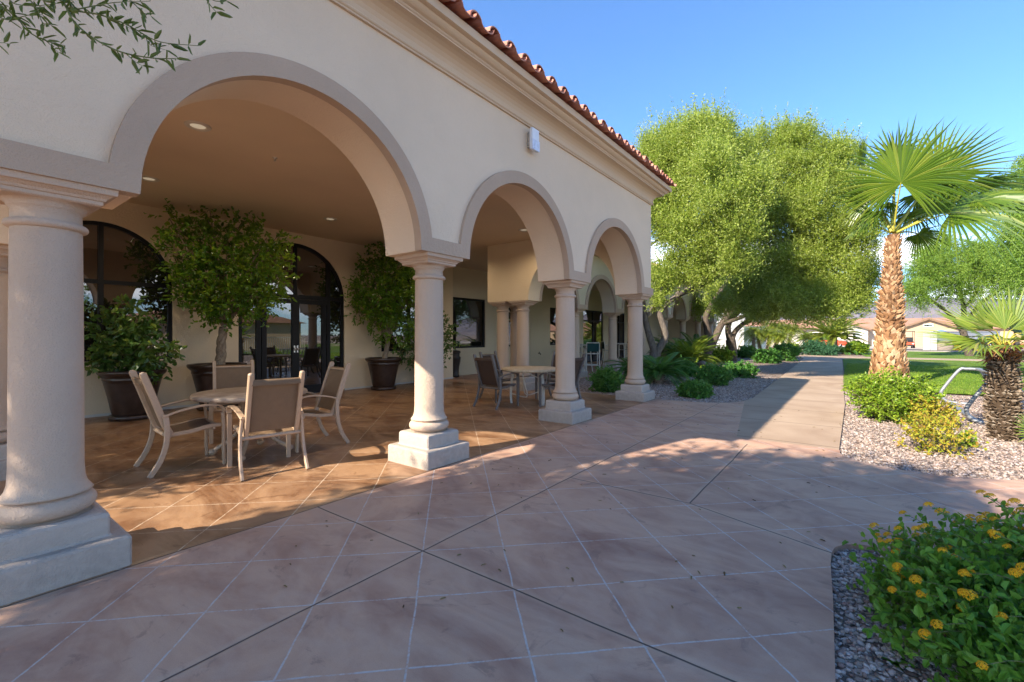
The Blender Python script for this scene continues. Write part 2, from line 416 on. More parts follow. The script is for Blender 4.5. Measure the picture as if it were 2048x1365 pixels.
def gravel_mat(name, cols, scale):
    t = NT(name); p = t.pos(); v = t.n('ShaderNodeTexVoronoi', Scale=scale); t.set(v.inputs['Vector'], p); v.inputs['Randomness'].default_value = 1
    v2 = t.n('ShaderNodeTexVoronoi', Scale=scale, feature='DISTANCE_TO_EDGE'); t.set(v2.inputs['Vector'], p)
    s = t.n('ShaderNodeSeparateColor'); t.set(s.inputs[0], v.outputs['Color'])
    c = t.ramp(s.outputs[0], [(.05+.9*i/(len(cols)-1), q) for i, q in enumerate(cols)]); big = t.noise(.8, 4, p)
    c = t.mix(t.math('MULTIPLY', t.step(big.outputs[0], .45, .7), .3), c, (.26, .18, .12))
    h = t.step(v2.outputs[0], .0, .22); c = t.mix(t.math('SUBTRACT', 1.0, t.step(v2.outputs[0], .0, .07)), c, (.10, .075, .06))
    return t.done(t.bsdf(c, .85, .2, h, .8, .02))
PINK = [(.14, .09, .07), (.26, .18, .135), (.38, .29, .23), (.31, .225, .175), (.50, .42, .35), (.20, .145, .12)]
M['gravel'] = gravel_mat('pink_gravel', PINK, 26)
M['stones'] = island('gravel_stones', PINK + [(.50, .42, .38), (.20, .16, .15)], .75, 30, .25, .3, 120)
M['stones_dark'] = island('river_gravel', [(.14, .095, .08), (.30, .22, .185), (.46, .38, .34), (.22, .12, .09), (.55, .48, .43), (.38, .28, .21), (.19, .165, .16)], .6, 30, .35, .3, 120)
def lawn_mat():
    t = NT('lawn_turf'); p = t.pos(); n = t.noise(.35, 4, p, .5); n2 = t.noise(14, 5, p); n3 = t.noise(120, 3, p)
    c = t.ramp(n2.outputs[0], [(.3, (.085, .15, .014)), (.7, (.19, .29, .04))])
    c = t.mix(t.math('MULTIPLY', t.step(n.outputs[0], .52, .72), .65), c, (.40, .32, .12))
    c = t.mix(t.math('MULTIPLY', n3.outputs[0], .4), c, (.06, .11, .01))
    return t.done(t.bsdf(c, .9, .1, t.math('ADD', n3.outputs[0], n2.outputs[0]), .9, .03))
M['lawn'] = lawn_mat()
M['earth'] = concrete('desert_earth', (.22, .16, .11), (.34, .26, .19))
M['grass'] = leafmat('grass_blades', [(.06, .13, .012), (.13, .24, .022), (.22, .33, .04), (.32, .32, .08)], .35, .6, .15, .4)

# ---- foliage materials
M['olive'] = leafmat('olive_leaf', [(.085, .145, .018), (.20, .28, .03), (.34, .42, .052), (.43, .49, .10), (.50, .55, .25)], .45, .5, .4, .9)
M['olive_near'] = leafmat('olive_leaf_near', [(.05, .085, .02), (.085, .125, .025), (.14, .17, .05)], .3, .45, .4, .9)
M['ficus'] = leafmat('ficus_leaf', [(.03, .10, .008), (.065, .17, .010), (.12, .25, .014), (.28, .36, .02)], .38, .32, .5, 1.5)
M['dark_leaf'] = leafmat('dark_plant_leaf', [(.025, .08, .014), (.045, .12, .02), (.08, .16, .03), (.22, .24, .04)], .25, .35, .5, 2)
M['lantana'] = leafmat('lantana_leaf', [(.06, .17, .014), (.11, .26, .024), (.17, .34, .035), (.24, .40, .06)], .4, .45, .35, 2.5)
M['flower'] = leafmat('lantana_petal', [(.85, .33, .01), (.90, .46, .015), (.95, .58, .03)], .2, .5, .2, 3, (.8, .4, .02))
M['shrub_dark'] = leafmat('dark_shrub_leaf', [(.03, .11, .022), (.055, .18, .03), (.09, .24, .04), (.15, .30, .055)], .32, .45, .35, 1.5)
M['shrub_bright'] = leafmat('bright_shrub_leaf', [(.09, .18, .012), (.17, .29, .02), (.27, .39, .03), (.38, .46, .04)], .4, .4, .4, 2)
M['shrub_yellow'] = leafmat('yellowing_leaf', [(.16, .21, .015), (.34, .36, .03), (.48, .42, .04), (.42, .26, .03), (.20, .11, .04)], .34, .5, .3, 3)
M['juniper'] = leafmat('juniper_leaf', [(.025, .085, .04), (.04, .12, .055), (.07, .17, .08)], .2, .6, .2, 1)
M['mesquite'] = leafmat('mesquite_leaf', [(.09, .18, .02), (.17, .29, .035), (.26, .39, .06), (.34, .44, .09)], .45, .5, .3, .7)
M['fan'] = leafmat('fan_palm_leaf', [(.05, .105, .010), (.09, .16, .014), (.155, .22, .02), (.29, .31, .05)], .34, .34, .5, 2)
M['fan_yellow'] = leafmat('dwarf_fan_leaf', [(.10, .17, .02), (.18, .255, .03), (.28, .33, .06), (.40, .36, .10)], .34, .35, .5, 4)
M['petiole'] = plain('palm_petiole', (.38, .34, .05), .45, .4)
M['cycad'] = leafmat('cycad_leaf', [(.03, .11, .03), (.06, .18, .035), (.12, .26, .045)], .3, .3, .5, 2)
M['cycad_bright'] = leafmat('sunlit_cycad_leaf', [(.08, .15, .012), (.15, .22, .018), (.25, .28, .03)], .35, .35, .5, 2)  # paler copy of the cycad leaf, sunlight put into its colour
M['date'] = leafmat('date_palm_leaf', [(.07, .14, .014), (.14, .21, .02), (.24, .27, .03), (.34, .28, .04)], .38, .4, .4, 2)
M['boots'] = island('palm_boots', [(.16, .075, .035), (.30, .155, .07), (.44, .26, .13), (.56, .39, .24)], .85, 14, .2, .6, 40)
M['boots_dark'] = island('dwarf_palm_boots', [(.07, .045, .028), (.14, .10, .065), (.24, .18, .13), (.34, .28, .21)], .9, 30, .15, .6, 50)
M['fibre'] = island('palm_fibre', [(.14, .05, .02), (.28, .12, .045), (.40, .19, .07)], .9, 20)
M['roof_far'] = stucco('salmon_tile_roof', (.42, .22, .145), .15, 25, .4)
M['house_beige'] = stucco('beige_render', (.47, .34, .215), .05)
M['house_white'] = stucco('cream_render', (.66, .60, .50), .05)
M['brown_trim'] = plain('brown_fascia', (.20, .12, .07), .7)
M['grey_wall'] = stucco('grey_block', (.34, .35, .37), .08)
M['red_paint'] = plain('red_paint', (.62, .075, .02), .3, .5, 0, 8, .05, coat=.5)
M['black_vinyl'] = plain('black_vinyl', (.02, .02, .022), .5)
M['tyre'] = plain('rubber', (.015, .015, .015), .8, .2)
M['blue'] = plain('blue_tarp', (.02, .22, .62), .5)
M['black_metal'] = plain('black_metal', (.022, .022, .024), .45, .5)
def emis(name, col, e):
    t = NT(name); b = t.bsdf((.8, .78, .7), .4, .3); t.set(b.inputs['Emission Color'], col); b.inputs['Emission Strength'].default_value = e; return t.done(b)
M['lamp'] = emis('lit_lamp', (1, .85, .6), .07)

# ================================================================== GROUND
def poly(name, pts, z, mat, zoff=None):
    me = bpy.data.meshes.new(name); me.from_pydata([(x, y, z) for x, y in pts], [], [tuple(range(len(pts)))]); me.update()
    import bmesh
    bm = bmesh.new(); bm.from_mesh(me); bmesh.ops.triangulate(bm, faces=bm.faces[:]); bm.normal_update()
    for f in bm.faces:
        if f.normal.z < 0: f.normal_flip()
    bm.to_mesh(me); bm.free()
    me.materials.append(mat); o = bpy.data.objects.new(name, me); COL.objects.link(o); return struct(o)
def slab(name, pts, z, mat, depth=.08):
    """sheet with a real edge"""
    import bmesh
    me = bpy.data.meshes.new(name); bm = bmesh.new()
    vs = [bm.verts.new((x, y, z)) for x, y in pts]; f = bm.faces.new(vs); bm.normal_update()
    if f.normal.z < 0: f.normal_flip()
    e = bmesh.ops.extrude_face_region(bm, geom=[f]); ev = [q for q in e['geom'] if isinstance(q, bmesh.types.BMVert)]
    top = [q for q in e['geom'] if isinstance(q, bmesh.types.BMFace)]
    for q in ev: q.co.z = z
    for q in vs: q.co.z = z-depth
    bmesh.ops.recalc_face_normals(bm, faces=bm.faces[:]); bmesh.ops.triangulate(bm, faces=[q for q in bm.faces if len(q.verts) > 4]); bm.to_mesh(me); bm.free()
    me.materials.append(mat); o = bpy.data.objects.new(name, me); COL.objects.link(o); return struct(o)

earth = poly('ground', [(-6000, -6000), (6000, -6000), (6000, 9000), (-6000, 9000)], -.10, M['earth'])
GZ = -.035      # gravel surface
poly('gravel_ground', [(-7.25, 9.0), (-.2, 9.0), (-.2, 36), (-7.25, 36)], GZ, M['gravel']).name = 'gravel_bed'
poly('gravel_ground', [(-.4, -3), (9, -3), (14, 15.2), (-.4, 15.2)], GZ, M['gravel']).name = 'gravel_bed'
poly('gravel_ground', [(-5, 37.6), (1.2, 37.6), (.2, 47), (-5, 47)], GZ, M['gravel']).name = 'gravel_island'

def arc(c, r, a0, a1, n=10): return [(c[0]+r*cos(R(a0+(a1-a0)*i/n)), c[1]+r*sin(R(a0+(a1-a0)*i/n))) for i in range(n+1)]
cv = lambda pts, k=6: [tuple(q[:2]) for q in curve([(x, y, 0) for x, y in pts], k)]
bed_front = cv([(-3.45, 9.93), (-2.9, 9.93), (-2.45, 10.02), (-2.08, 10.3), (-1.88, 10.75)])
right_edge = cv([(-.15, 6.85), (-.12, 6.60), (.05, 6.36), (.38, 6.22), (.8, 6.24), (1.31, 6.5), (2.2, 7.2), (4.0, 9.0)])
low_edge = cv([(3.6, 6.4), (2.2, 5.15), (.86, 4.25), (.35, 3.95), (.1, 3.86), (-.06, 3.76), (-.12, 3.55), (-.09, 2.9), (-.05, 2.0), (0.0, 1.2), (.3, -.6)])
patio_pts = [(-11.6, -5.0), (-11.6, 10.9), (-7.25, 10.9), (-7.25, 9.95), (-3.5, 9.95)] + bed_front + [(-1.30, 6.85)] + right_edge + low_edge + [(.4, -5.0)]
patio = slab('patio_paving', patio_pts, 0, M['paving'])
path_pts = [(-1.885, 10.76), (-1.305, 6.856), (-.155, 6.856), (-.16, 11.4), (-.24, 15), (-.40, 24), (-.60, 33.0), (-.5, 34.2), (0.0, 35.0), (1.2, 35.3), (40, 35.3), (40, 37.6), (.6, 37.6), (-2.5, 38.2), (-4.2, 42), (-5.2, 47), (-6.6, 47), (-5.8, 42), (-5.2, 37.5), (-7.2, 36.0), (-7.2, 34.6), (-3.2, 34.4), (-2.5, 33.0), (-2.18, 24), (-1.92, 15), (-1.82, 11.4)]
path = slab('concrete_path', path_pts, -.002, M['path'])
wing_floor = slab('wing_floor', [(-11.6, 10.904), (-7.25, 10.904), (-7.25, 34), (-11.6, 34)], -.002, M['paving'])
lawn = poly('lawn', [(-.22, 15.2), (50, 15.2), (50, 35.28), (1.2, 35.28), (.02, 34.95), (-.47, 34.2), (-.57, 33), (-.37, 24)], -.01, M['lawn'])
lawn2 = poly('lawn', [(.6, 37.62), (50, 37.62), (50, 53), (.4, 53), (.2, 47)], -.012, M['lawn'])
lawn3 = poly('lawn', [(-.22, 53.3), (-9, 53.3), (-9, 47.1), (-.2, 47.1)], -.012, M['lawn'])
road = poly('road', [(-80, 53.4), (90, 53.4), (90, 62), (-80, 62)], -.03, M['asphalt'])
kerb = MB(); kerb.box((-80, 53.05, -.1), (90, 53.3, .06)); kerb.box((-80, 62.0, -.1), (90, 62.25, .07))
struct(kerb.build('road_kerb', M['kerb']))
drive = slab('driveway', [(-30, 62.3), (60, 62.3), (60, 76), (-30, 76)], -.02, M['drive'])

# ================================================================== ARCADE BUILDING
ZS, BAND = 2.28, .15        # underside of the arches' feet, height of the band over them
FX, BX = -3.60, -4.16       # front and back face of the front arcade wall
YN0, YN1, YF0, YF1 = .22, .78, 9.32, 9.88
WT = 4.29                   # top of plain wall
CX = -3.85; CY = [.5, 3.55, 6.58, 9.6]
arcade = thing('arcade_building', 'cream stucco building with three tall arches on round columns and a clay tile eave', 'building', (-3.85, .5, 0))
AO = (-3.85, .5, 0)

def arch_wall(mb, T, s0, s1, ops, zs, zt, t0, t1, zc=None, seg=36, ends=True):
    """wall with arched openings; T(s, t, z) maps to the world; ops = [(a, b)]"""
    def quad(a, b, c, d, sm=False): mb.add([T(*a), T(*b), T(*c), T(*d)], [(0, 1, 2, 3)], sm)
    edges = [s0] + [e for o in ops for e in o] + [s1]
    for i in range(0, len(edges), 2):
        p, q = edges[i], edges[i+1]
        if q-p < 1e-4: continue
        quad((p,t0,zs),(q,t0,zs),(q,t0,zt),(p,t0,zt)); quad((q,t1,zs),(p,t1,zs),(p,t1,zt),(q,t1,zt)); quad((p,t1,zs),(q,t1,zs),(q,t0,zs),(p,t0,zs))
    for a, b in ops:
        c, r = (a+b)/2, (b-a)/2
        pts = [(c - r*cos(pi*i/seg), zs + r*sin(pi*i/seg)) for i in range(seg+1)]
        iv, iw = [], []
        for i in range(seg):
            (x0, z0), (x1, z1) = pts[i], pts[i+1]
            quad((x0,t0,z0),(x1,t0,z1),(x1,t0,zt),(x0,t0,zt)); quad((x1,t1,z1),(x0,t1,z0),(x0,t1,zt),(x1,t1,zt))
        rows = [[T(x, t0, z) for x, z in pts], [T(x, t1, z) for x, z in pts]]
        mb.grid(rows, True)
    if ends:
        quad((s0,t1,zs),(s0,t0,zs),(s0,t0,zt),(s0,t1,zt)); quad((s1,t0,zs),(s1,t1,zs),(s1,t1,zt),(s1,t0,zt))
def arch_trim(mb, T, s0, s1, ops, zs, tf, tb, band=BAND, w=.145, seg=40, lip=.012):
    """raised band round the arches and over their feet: front face at tf, back at tb"""
    def quad(a, b, c, d): mb.add([T(*a), T(*b), T(*c), T(*d)], [(0, 1, 2, 3)])
    edges = [(s0, None)]
    for a, b in ops:
        c, r = (a+b)/2, (b-a)/2 - lip; ro = r + w + lip; zc = zs
        i0, o0 = asin(band/r), asin(band/ro)
        inn = [(c - r*cos(i0+(pi-2*i0)*k/seg), zc + r*sin(i0+(pi-2*i0)*k/seg)) for k in range(seg+1)]
        out = [(c - ro*cos(o0+(pi-2*o0)*k/seg), zc + ro*sin(o0+(pi-2*o0)*k/seg)) for k in range(seg+1)]
        for k in range(seg): quad((*inn[k][:1], tf, inn[k][1]), (inn[k+1][0], tf, inn[k+1][1]), (out[k+1][0], tf, out[k+1][1]), (out[k][0], tf, out[k][1]))
        mb.grid([[T(x, tf, z) for x, z in out], [T(x, tb, z) for x, z in out]], True)
        full = [(c-r, zs)] + inn + [(c+r, zs)]
        mb.grid([[T(x, tf, z) for x, z in full], [T(x, tb, z) for x, z in full]], True)
        edges.append((c-r, inn[0][0], out[0][0])); edges.append((c+r, inn[-1][0], out[-1][0]))
    edges.append((s1, None))
    for k in range(0, len(edges), 2):
        l, q = edges[k], edges[k+1]
        lb, lt, lo = (l[0], l[0], l[0]) if l[1] is None else l
        rb, rt, ro_ = (q[0], q[0], q[0]) if q[1] is None else q
        quad((lb,tf,zs),(rb,tf,zs),(rt,tf,zs+band),(lt,tf,zs+band))
        quad((lb,tb,zs-.002),(rb,tb,zs-.002),(rb,tf,zs),(lb,tf,zs))
        if l[1] is None: quad((lb,tb,zs),(lb,tf,zs),(lt,tf,zs+band),(lt,tb,zs+band))
        if q[1] is None: quad((rb,tf,zs),(rb,tb,zs),(rt,tb,zs+band),(rt,tf,zs+band))
        quad((lo,tf,zs+band),(ro_,tf,zs+band),(ro_,tb,zs+band),(lo,tb,zs+band))

R0 = 1.165
ops_f = [((CY[i]+CY[i+1])/2 - R0, (CY[i]+CY[i+1])/2 + R0) for i in range(3)]
ops_e = [(-6.52, -4.19), (-10.36, -7.86)]
TF = lambda s, t, z: (t, s, z)                  # front wall: s = y, t = x
TN = lambda s, t, z: (s, t, z)                  # end walls: s = x, t = y
w = MB(); arch_wall(w, TF, YN0, YF1, ops_f, ZS, WT+.35, FX, BX)
w.build('arcade_wall', M['wall'], arcade, AO)
for k, (y0, y1) in enumerate(((YN0, YN1), (YF1, YF0))):
    w = MB()
    if k == 0: arch_wall(w, TN, -10.40, BX+.002, [ops_e[1], ops_e[0]], ZS, WT+.35, y0, y1)
    else: arch_wall(w, TN, -7.84, BX+.002, [ops_e[0]], ZS, WT+.35, y0, y1)
    w.build('end_wall', M['wall_in'] if k else M['wall'], arcade, AO)
tr = MB(); arch_trim(tr, TF, YN0-.04, YF1+.04, ops_f, ZS, FX+.04, FX-.06); tr.build('arch_trim', M['trim'], arcade, AO)
tr = MB(); arch_trim(tr, TN, -10.38, FX+.039, [ops_e[1], ops_e[0]], ZS, YN0-.04, YN0+.06); tr.build('arch_trim', M['trim'], arcade, AO)
tr = MB(); arch_trim(tr, TN, -7.84, FX+.039, [ops_e[0]], ZS, YF1+.04, YF1-.06); tr.build('arch_trim', M['trim'], arcade, AO)

def add_column(owner, x, y, off):
    e = bpy.data.objects.new('column', None); COL.objects.link(e); e.empty_display_size = .2; e.parent = owner
    h = .325
    p = MB()
    p.frusta(x, y, [(-.02,h,h),(.165,h,h),(.178,h-.006,h-.006),(.185,h-.02,h-.02)], .012)
    p.frusta(x, y, [(.183,h-.075,h-.075),(.20,h-.085,h-.085),(.305,h-.085,h-.085),(.322,h-.092,h-.092),(.33,h-.11,h-.11)], .012)
    p.build('plinth', M['plinth'], e, off)
    s = MB(); tor = [(.145+.077*cos(a), .395+.062*sin(a)) for a in [R(-90+180*i/10) for i in range(11)]]
    prof = [(.17, .328), (.205, .334)] + tor + [(.205, .462), (.195, .475), (.178, .50), (.167, .54), (.1625, .62)] + [(.162 - .007*t**1.6, .62+1.40*t) for t in [i/10 for i in range(1, 11)]]
    s.lathe((x, y, 0), prof, 48); s.build('shaft', M['column'], e, off)
    c = MB(); ring = [(.154+.029*cos(a), 2.045+.024*sin(a)) for a in [R(-90+180*i/8) for i in range(9)]]
    c.lathe((x, y, 0), [(.1555, 2.0)] + ring + [(.154, 2.075), (.153, 2.13), (.164, 2.14), (.170, 2.146), (.170, 2.158), (.185, 2.17), (.20, 2.179)], 48)
    c.frusta(x, y, [(2.178,.20,.20),(2.186,.212,.212),(2.205,.212,.212),(2.209,.222,.222),(2.222,.228,.228),(2.238,.25,.25),(2.243,.268,.268),(2.279,.272,.272)], 0)
    c.build('capital', M['column'], e, off)
    return e
for y in CY: add_column(arcade, CX, y, AO)
for x in (-6.88, -7.54): add_column(arcade, x, .5, AO)
for x in (-6.88, -7.54): add_column(arcade, x, 9.6, AO)

# cornice: moulding swept round front and both ends
prof = [(0,4.27),(.028,4.27),(.03,4.285),(.042,4.292),(.048,4.302),(.042,4.312),(.03,4.318),(.03,4.328)]
prof += [(.03+.17*(1-cos(R(a))), 4.328+.155*sin(R(a))) for a in (15,30,45,60,75,90)]
prof += [(.212,4.483),(.212,4.497),(.222,4.503),(.23,4.512),(.224,4.522),(.236,4.527),(.252,4.532),(.272,4.545),(.288,4.562),(.292,4.578),(.33,4.580),(.345,4.584),(.345,4.675),(.335,4.682),(.20,4.684)]
corners = [(lambda p: (-12.5, YN0-p)), (lambda p: (FX+p, YN0-p)), (lambda p: (FX+p, YF1+p)), (lambda p: (-8.2, YF1+p))]
co = MB()
for a in range(3):
    co.grid([[(*corners[a](p), z) for p, z in prof], [(*corners[a+1](p), z) for p, z in prof]], False)
co.build('cornice', M['cornice'], arcade, AO)

# clay barrel tiles: the first courses on the front slope and the two hips, a plain deck behind
def tile_slope(mb, T, s0, s1, run, pitch=.305, slope=.30, z0=4.70, skew=(0, 0)):
    """rows of cover and pan tiles; T(s, t, z): s along the eave, t up the slope"""
    n = int((s1-s0)/pitch); course = .36
    for i in range(n):
        for k in range(int(run/course)+1):
            t0 = -.02 + k*course; sj = s0 + (i+.5)*pitch + random.uniform(-.008, .008)
            if t0 > min(sj-s0, s1-sj)*skew[0] + skew[1]: continue
            t1 = t0 + course + .07; tj = random.uniform(-.014, .014); zj = random.uniform(-.006, .006); r0, r1 = .098, .086
            rows = []
            for t, r, lift in ((t0+tj, r0, .022), (t1+tj, r1, 0)):
                rows.append([T(sj + r*cos(a), t, z0 + t*slope + lift + zj + r*.95*sin(a) + .015) for a in [pi*q/10 for q in range(11)]])
            mb.grid(rows, True)
            inner = [T(sj + (r0-.014)*cos(a), t0+tj, z0+t0*slope+.022+zj+(r0-.014)*.95*sin(a)+.015) for a in [pi*q/10 for q in range(11)]]
            mb.grid([rows[0], inner], False)
            inb = [T(sj + (r0-.014)*cos(a), t0+tj+.12, z0+(t0+.12)*slope+.02+zj+(r0-.014)*.95*sin(a)+.015) for a in [pi*q/10 for q in range(11)]]
            mb.grid([inner, inb], True)
            # pan between covers
            sp_ = sj + pitch/2; rows = []
            for t, lift in ((t0+tj-.03, .018), (t1+tj, 0)):
                rows.append([T(sp_ + .11*cos(a), t, z0 + t*slope + lift - .075*sin(a) + .055) for a in [pi*q/8 for q in range(9)]])
            mb.grid(rows, True)
            low = [(x, y, z-.016) for x, y, z in rows[0]]; mb.grid([low, rows[0]], False)
roofc = bpy.data.objects.new('roof', None); COL.objects.link(roofc); roofc.parent = arcade
EX = FX + .345 + .05
t_ = MB(); tile_slope(t_, lambda s, t, z: (EX - t, s, z), YN0-.42, YF1+.42, 2.0, skew=(1, .15)); t_.build('roof_tiles', M['tile'], roofc, AO)
t_ = MB(); tile_slope(t_, lambda s, t, z: (EX - s, YF1+.395-t, z), 0, 4.4, .8, skew=(1, .15)); t_.build('roof_tiles', M['tile'], roofc, AO)
t_ = MB(); zr = 4.69
ridge_x = -9.5
t_.add([(FX+.33, YN0-.33, zr), (FX+.33, YF1+.33, zr), (-12.5, YF1+.33, zr), (-12.5, YN0-.33, zr), (ridge_x, 4.6, 6.35), (ridge_x, 5.5, 6.35)],
       [(0,1,5,4), (1,2,5), (2,3,4,5), (3,0,4), (3,2,1,0)])
t_.build('roof_deck', M['tile'], roofc, AO)

# ceiling, back wall with arched windows and door
CEIL = 3.78
cl = MB(); cl.box((-11.06, YN1+.001, CEIL), (BX-.001, YF0-.001, CEIL+.1)); cl.box((-11.06, YF0-.001, CEIL), (-7.86, 34, CEIL+.1)); cl.build('ceiling', M['ceil'], arcade, AO)
BWX = -10.4
def arched_wall_filled(mb, T, s0, s1, ops, zt, t0, t1, seg=32):
    """solid wall to the floor; ops = (a, b, sill, spring, arched)"""
    def q(a, b, c, d, sm=False): mb.add([T(*a), T(*b), T(*c), T(*d)], [(0, 1, 2, 3)], sm)
    e = s0
    for a, b, sill, spr, arched in ops + [(s1, s1, 0, 0, False)]:
        if a > e: q((e,t0,-.02),(a,t0,-.02),(a,t0,zt),(e,t0,zt))
        if b > a:
            if sill > 0: q((a,t0,-.02),(b,t0,-.02),(b,t0,sill),(a,t0,sill)); q((a,t0,sill),(b,t0,sill),(b,t1,sill),(a,t1,sill))
            c, r = (a+b)/2, (b-a)/2
            pts = [(a, sill)] + ([(c-r*cos(pi*i/seg), spr+r*sin(pi*i/seg)) for i in range(seg+1)] if arched else [(a, spr), (b, spr)]) + [(b, sill)]
            for i in range(1, len(pts)-2): q((pts[i][0],t0,pts[i][1]),(pts[i+1][0],t0,pts[i+1][1]),(pts[i+1][0],t0,zt),(pts[i][0],t0,zt))
            mb.grid([[T(x, t0, z) for x, z in pts], [T(x, t1, z) for x, z in pts]], False)
        e = b
wins = [(.98, 3.04, .95, 2.34, True), (4.2, 6.7, 0.0, 2.30, True), (7.83, 9.87, .95, 2.34, True)]
bw = MB(); arched_wall_filled(bw, TF, -6.0, 10.62, wins, CEIL+.02, BWX, BWX-.12)
bw.add([(BWX,10.62,-.02),(-11.0,10.62,-.02),(-11.0,10.62,CEIL+.02),(BWX,10.62,CEIL+.02)], [(0,1,2,3)])
bw.build('back_wall', M['wall_in'], arcade, AO)
rw_ops = [(11.15, 12.95, .95, 2.72, False), (14.14, 15.78, .95, 2.66, False), (17.45, 19.2, .95, 2.66, False), (20.6, 22.9, 0, 2.7, False), (24.4, 25.8, .0, 2.7, False)]
rw = MB(); arched_wall_filled(rw, TF, 10.62, 34, rw_ops, CEIL+.02, -11.0, -11.14); rw.build('recess_wall', M['wing'], arcade, AO)
# thin pale skirting line at the foot of the wall
sk = MB(); 
for a, b in ((-6, 4.2), (6.7, 10.63)): sk.box((BWX-.01, a, 0), (BWX+.008, b, .045))
sk.build('skirting', M['white_wall'], arcade, AO)

def frame_bar(mb, a, b, w=.055, d=.05):
    """square-section glazing bar between two (y, z) points in a plane of constant x, drawn by caller's x"""
    pass
def glazing(a, b, sill, spr, arched, x, parent, mull=(), trans=(), fw=.065, name='window'):
    """black framed window in a wall facing +X; frame is the part, pane its sub-part"""
    c, r = (a+b)/2, (b-a)/2; fr = MB(); seg = 32
    def outline(off):
        if arched: return [(a+off, sill+off)] + [(c-(r-off)*cos(pi*i/seg), spr+(r-off)*sin(pi*i/seg)) for i in range(seg+1)] + [(b-off, sill+off)]
        return [(a+off, sill+off), (a+off, spr-off), (b-off, spr-off), (b-off, sill+off)]
    o, i_ = outline(0.001), outline(fw); x0, x1 = x-.09, x-.03
    F = lambda P_, xx: [(xx, y, z) for y, z in P_]
    close = lambda L: L + [L[0]]
    fr.grid([close(F(o, x1)), close(F(i_, x1))]); fr.grid([close(F(i_, x1)), close(F(i_, x0))])
    for y, z0, z1, ww in mull: fr.box((x0, y-ww/2, z0), (x1+.006, y+ww/2, z1))
    for z, y0, y1, ww in trans: fr.box((x0+.004, y0, z-ww/2), (x1+.003, y1, z+ww/2))
    for k in range(len(fr.sm)): fr.sm[k] = False
    fo = fr.build(name, M['black_frame'], parent, AO)
    pn = MB(); g = outline(.02); m_ = len(g); xg = x-.062
    pn.add([(xg, y, z) for y, z in g] + [(xg-.012, y, z) for y, z in g], [tuple(range(m_-1, -1, -1)), tuple(range(m_, 2*m_))])
    pn.build('pane', M['glass'], fo, AO); return fo
glazing(*wins[0], BWX, arcade, [(2.01, .96, 3.33, .07)], [(2.33, 1.0, 3.02, .07)])
glazing(*wins[2], BWX, arcade, [(8.85, .96, 3.33, .07)], [(2.33, 7.85, 9.85, .07)])
dr = glazing(*wins[1], BWX, arcade, [(5.45, .02, 2.26, .17), (4.62, .02, 3.25, .09), (6.28, .02, 3.25, .09), (5.45, 2.26, 3.5, .06), (4.74, .02, 2.25, .10), (6.16, .02, 2.25, .10)],
        [(2.30, 4.22, 6.68, .10), (.11, 4.64, 6.26, .2), (2.19, 4.64, 6.26, .1)], .08, 'door')
hd = MB()
for y in (5.415, 5.485):
    hd.lathe((0, 0, 0), [(.0, 0), (.018, 0), (.03, .02), (.03, .04), (.018, .052), (0, .055)], 16)
    k = 16*6+32; sub = hd.v[-k:]; hd.v[-k:] = [(BWX-.028+z, y+xx, 1.08+yy) for xx, yy, z in sub]
hd.box((BWX-.026, 5.40, 1.0), (BWX-.021, 5.432, 1.16)); hd.box((BWX-.026, 5.47, 1.0), (BWX-.021, 5.502, 1.16)); hd.build('handle', M['steel'], dr, AO)
for q in rw_ops:
    ml = [((q[0]+q[1])/2, q[2]+.02, q[3]-.02, .07)] if q[2] == 0 else []
    tl = [(2.15, q[0]+.02, q[1]-.02, .07)] if q[2] == 0 else []
    glazing(*q, -11.0, arcade, ml, tl, .07, 'window' if q[2] > 0 else 'glass_door')

# things fixed to or standing against the building
def downlight(x, y, label):
    t = thing('ceiling_light', label, 'ceiling light', (x, y, CEIL), 'round lights recessed in the arcade ceiling')
    m = MB(); m.lathe((0,0,0), [(.075, 0), (.082, -.012), (.12, -.016), (.128, -.010), (.132, 0)], 32, cap=False); m.build('bezel', M['house_white'], t)
    m = MB(); m.lathe((0,0,0), [(0.001, -.006), (.05, -.008), (.078, -.004)], 24, cap=False); m.build('lens', M['lamp'], t)
    ld = bpy.data.lights.new('ceiling_lamp', 'SPOT'); ld.energy = 16; ld.color = (1, .80, .56); ld.spot_size = R(158); ld.spot_blend = .6; ld.shadow_soft_size = .07
    lo = bpy.data.objects.new('lamp', ld); COL.objects.link(lo); lo.parent = t; lo.location = (0, 0, -.03)
downlight(-5.96, 1.98, 'large round ceiling light just inside the nearest arch')
downlight(-8.56, 5.19, 'small round ceiling light above the arched door')
downlight(-5.96, 8.36, 'round ceiling light seen at the top of the middle arch')
downlight(-8.56, 2.2, 'round ceiling light just right of the corner column capital, over the arched window')
downlight(-8.56, 8.36, 'added unseen ceiling light above the second table, behind the middle column')  # extra lamp, out of sight, added to brighten the arcade interior
downlight(-5.96, 5.19, 'added unseen ceiling light behind the wall between the first two arches')  # likewise an unseen lamp added as interior fill
t = thing('sprinkler_head', 'tiny brass sprinkler head in the ceiling under the nearest arch', 'sprinkler', (-6.21, 2.96, CEIL))
m = MB(); m.lathe((0,0,0), [(.03, 0), (.03, -.006), (.01, -.01), (.008, -.035), (.018, -.037), (.018, -.042), (0.001, -.043)], 14, cap=False); m.build('deflector', M['steel'], t)
t = thing('wireless_antenna', 'slim white plastic box mounted high on the wall above the middle arch', 'antenna', (FX, 5.17, 4.08))
m = MB(); m.box((0, -.05, -.10), (.06, .05, .10)); m.build('bracket', M['steel'], t)
m = MB(); m.box((.06, -.085, -.15), (.115, .085, .15), .012); m.build('housing', M['white_plastic'], t)
m = MB(); m.box((.1145, -.087, -.152), (.118, .087, -.01)); m.build('lower_cover', plain('grey_white_plastic', (.60, .63, .72), .3), t)
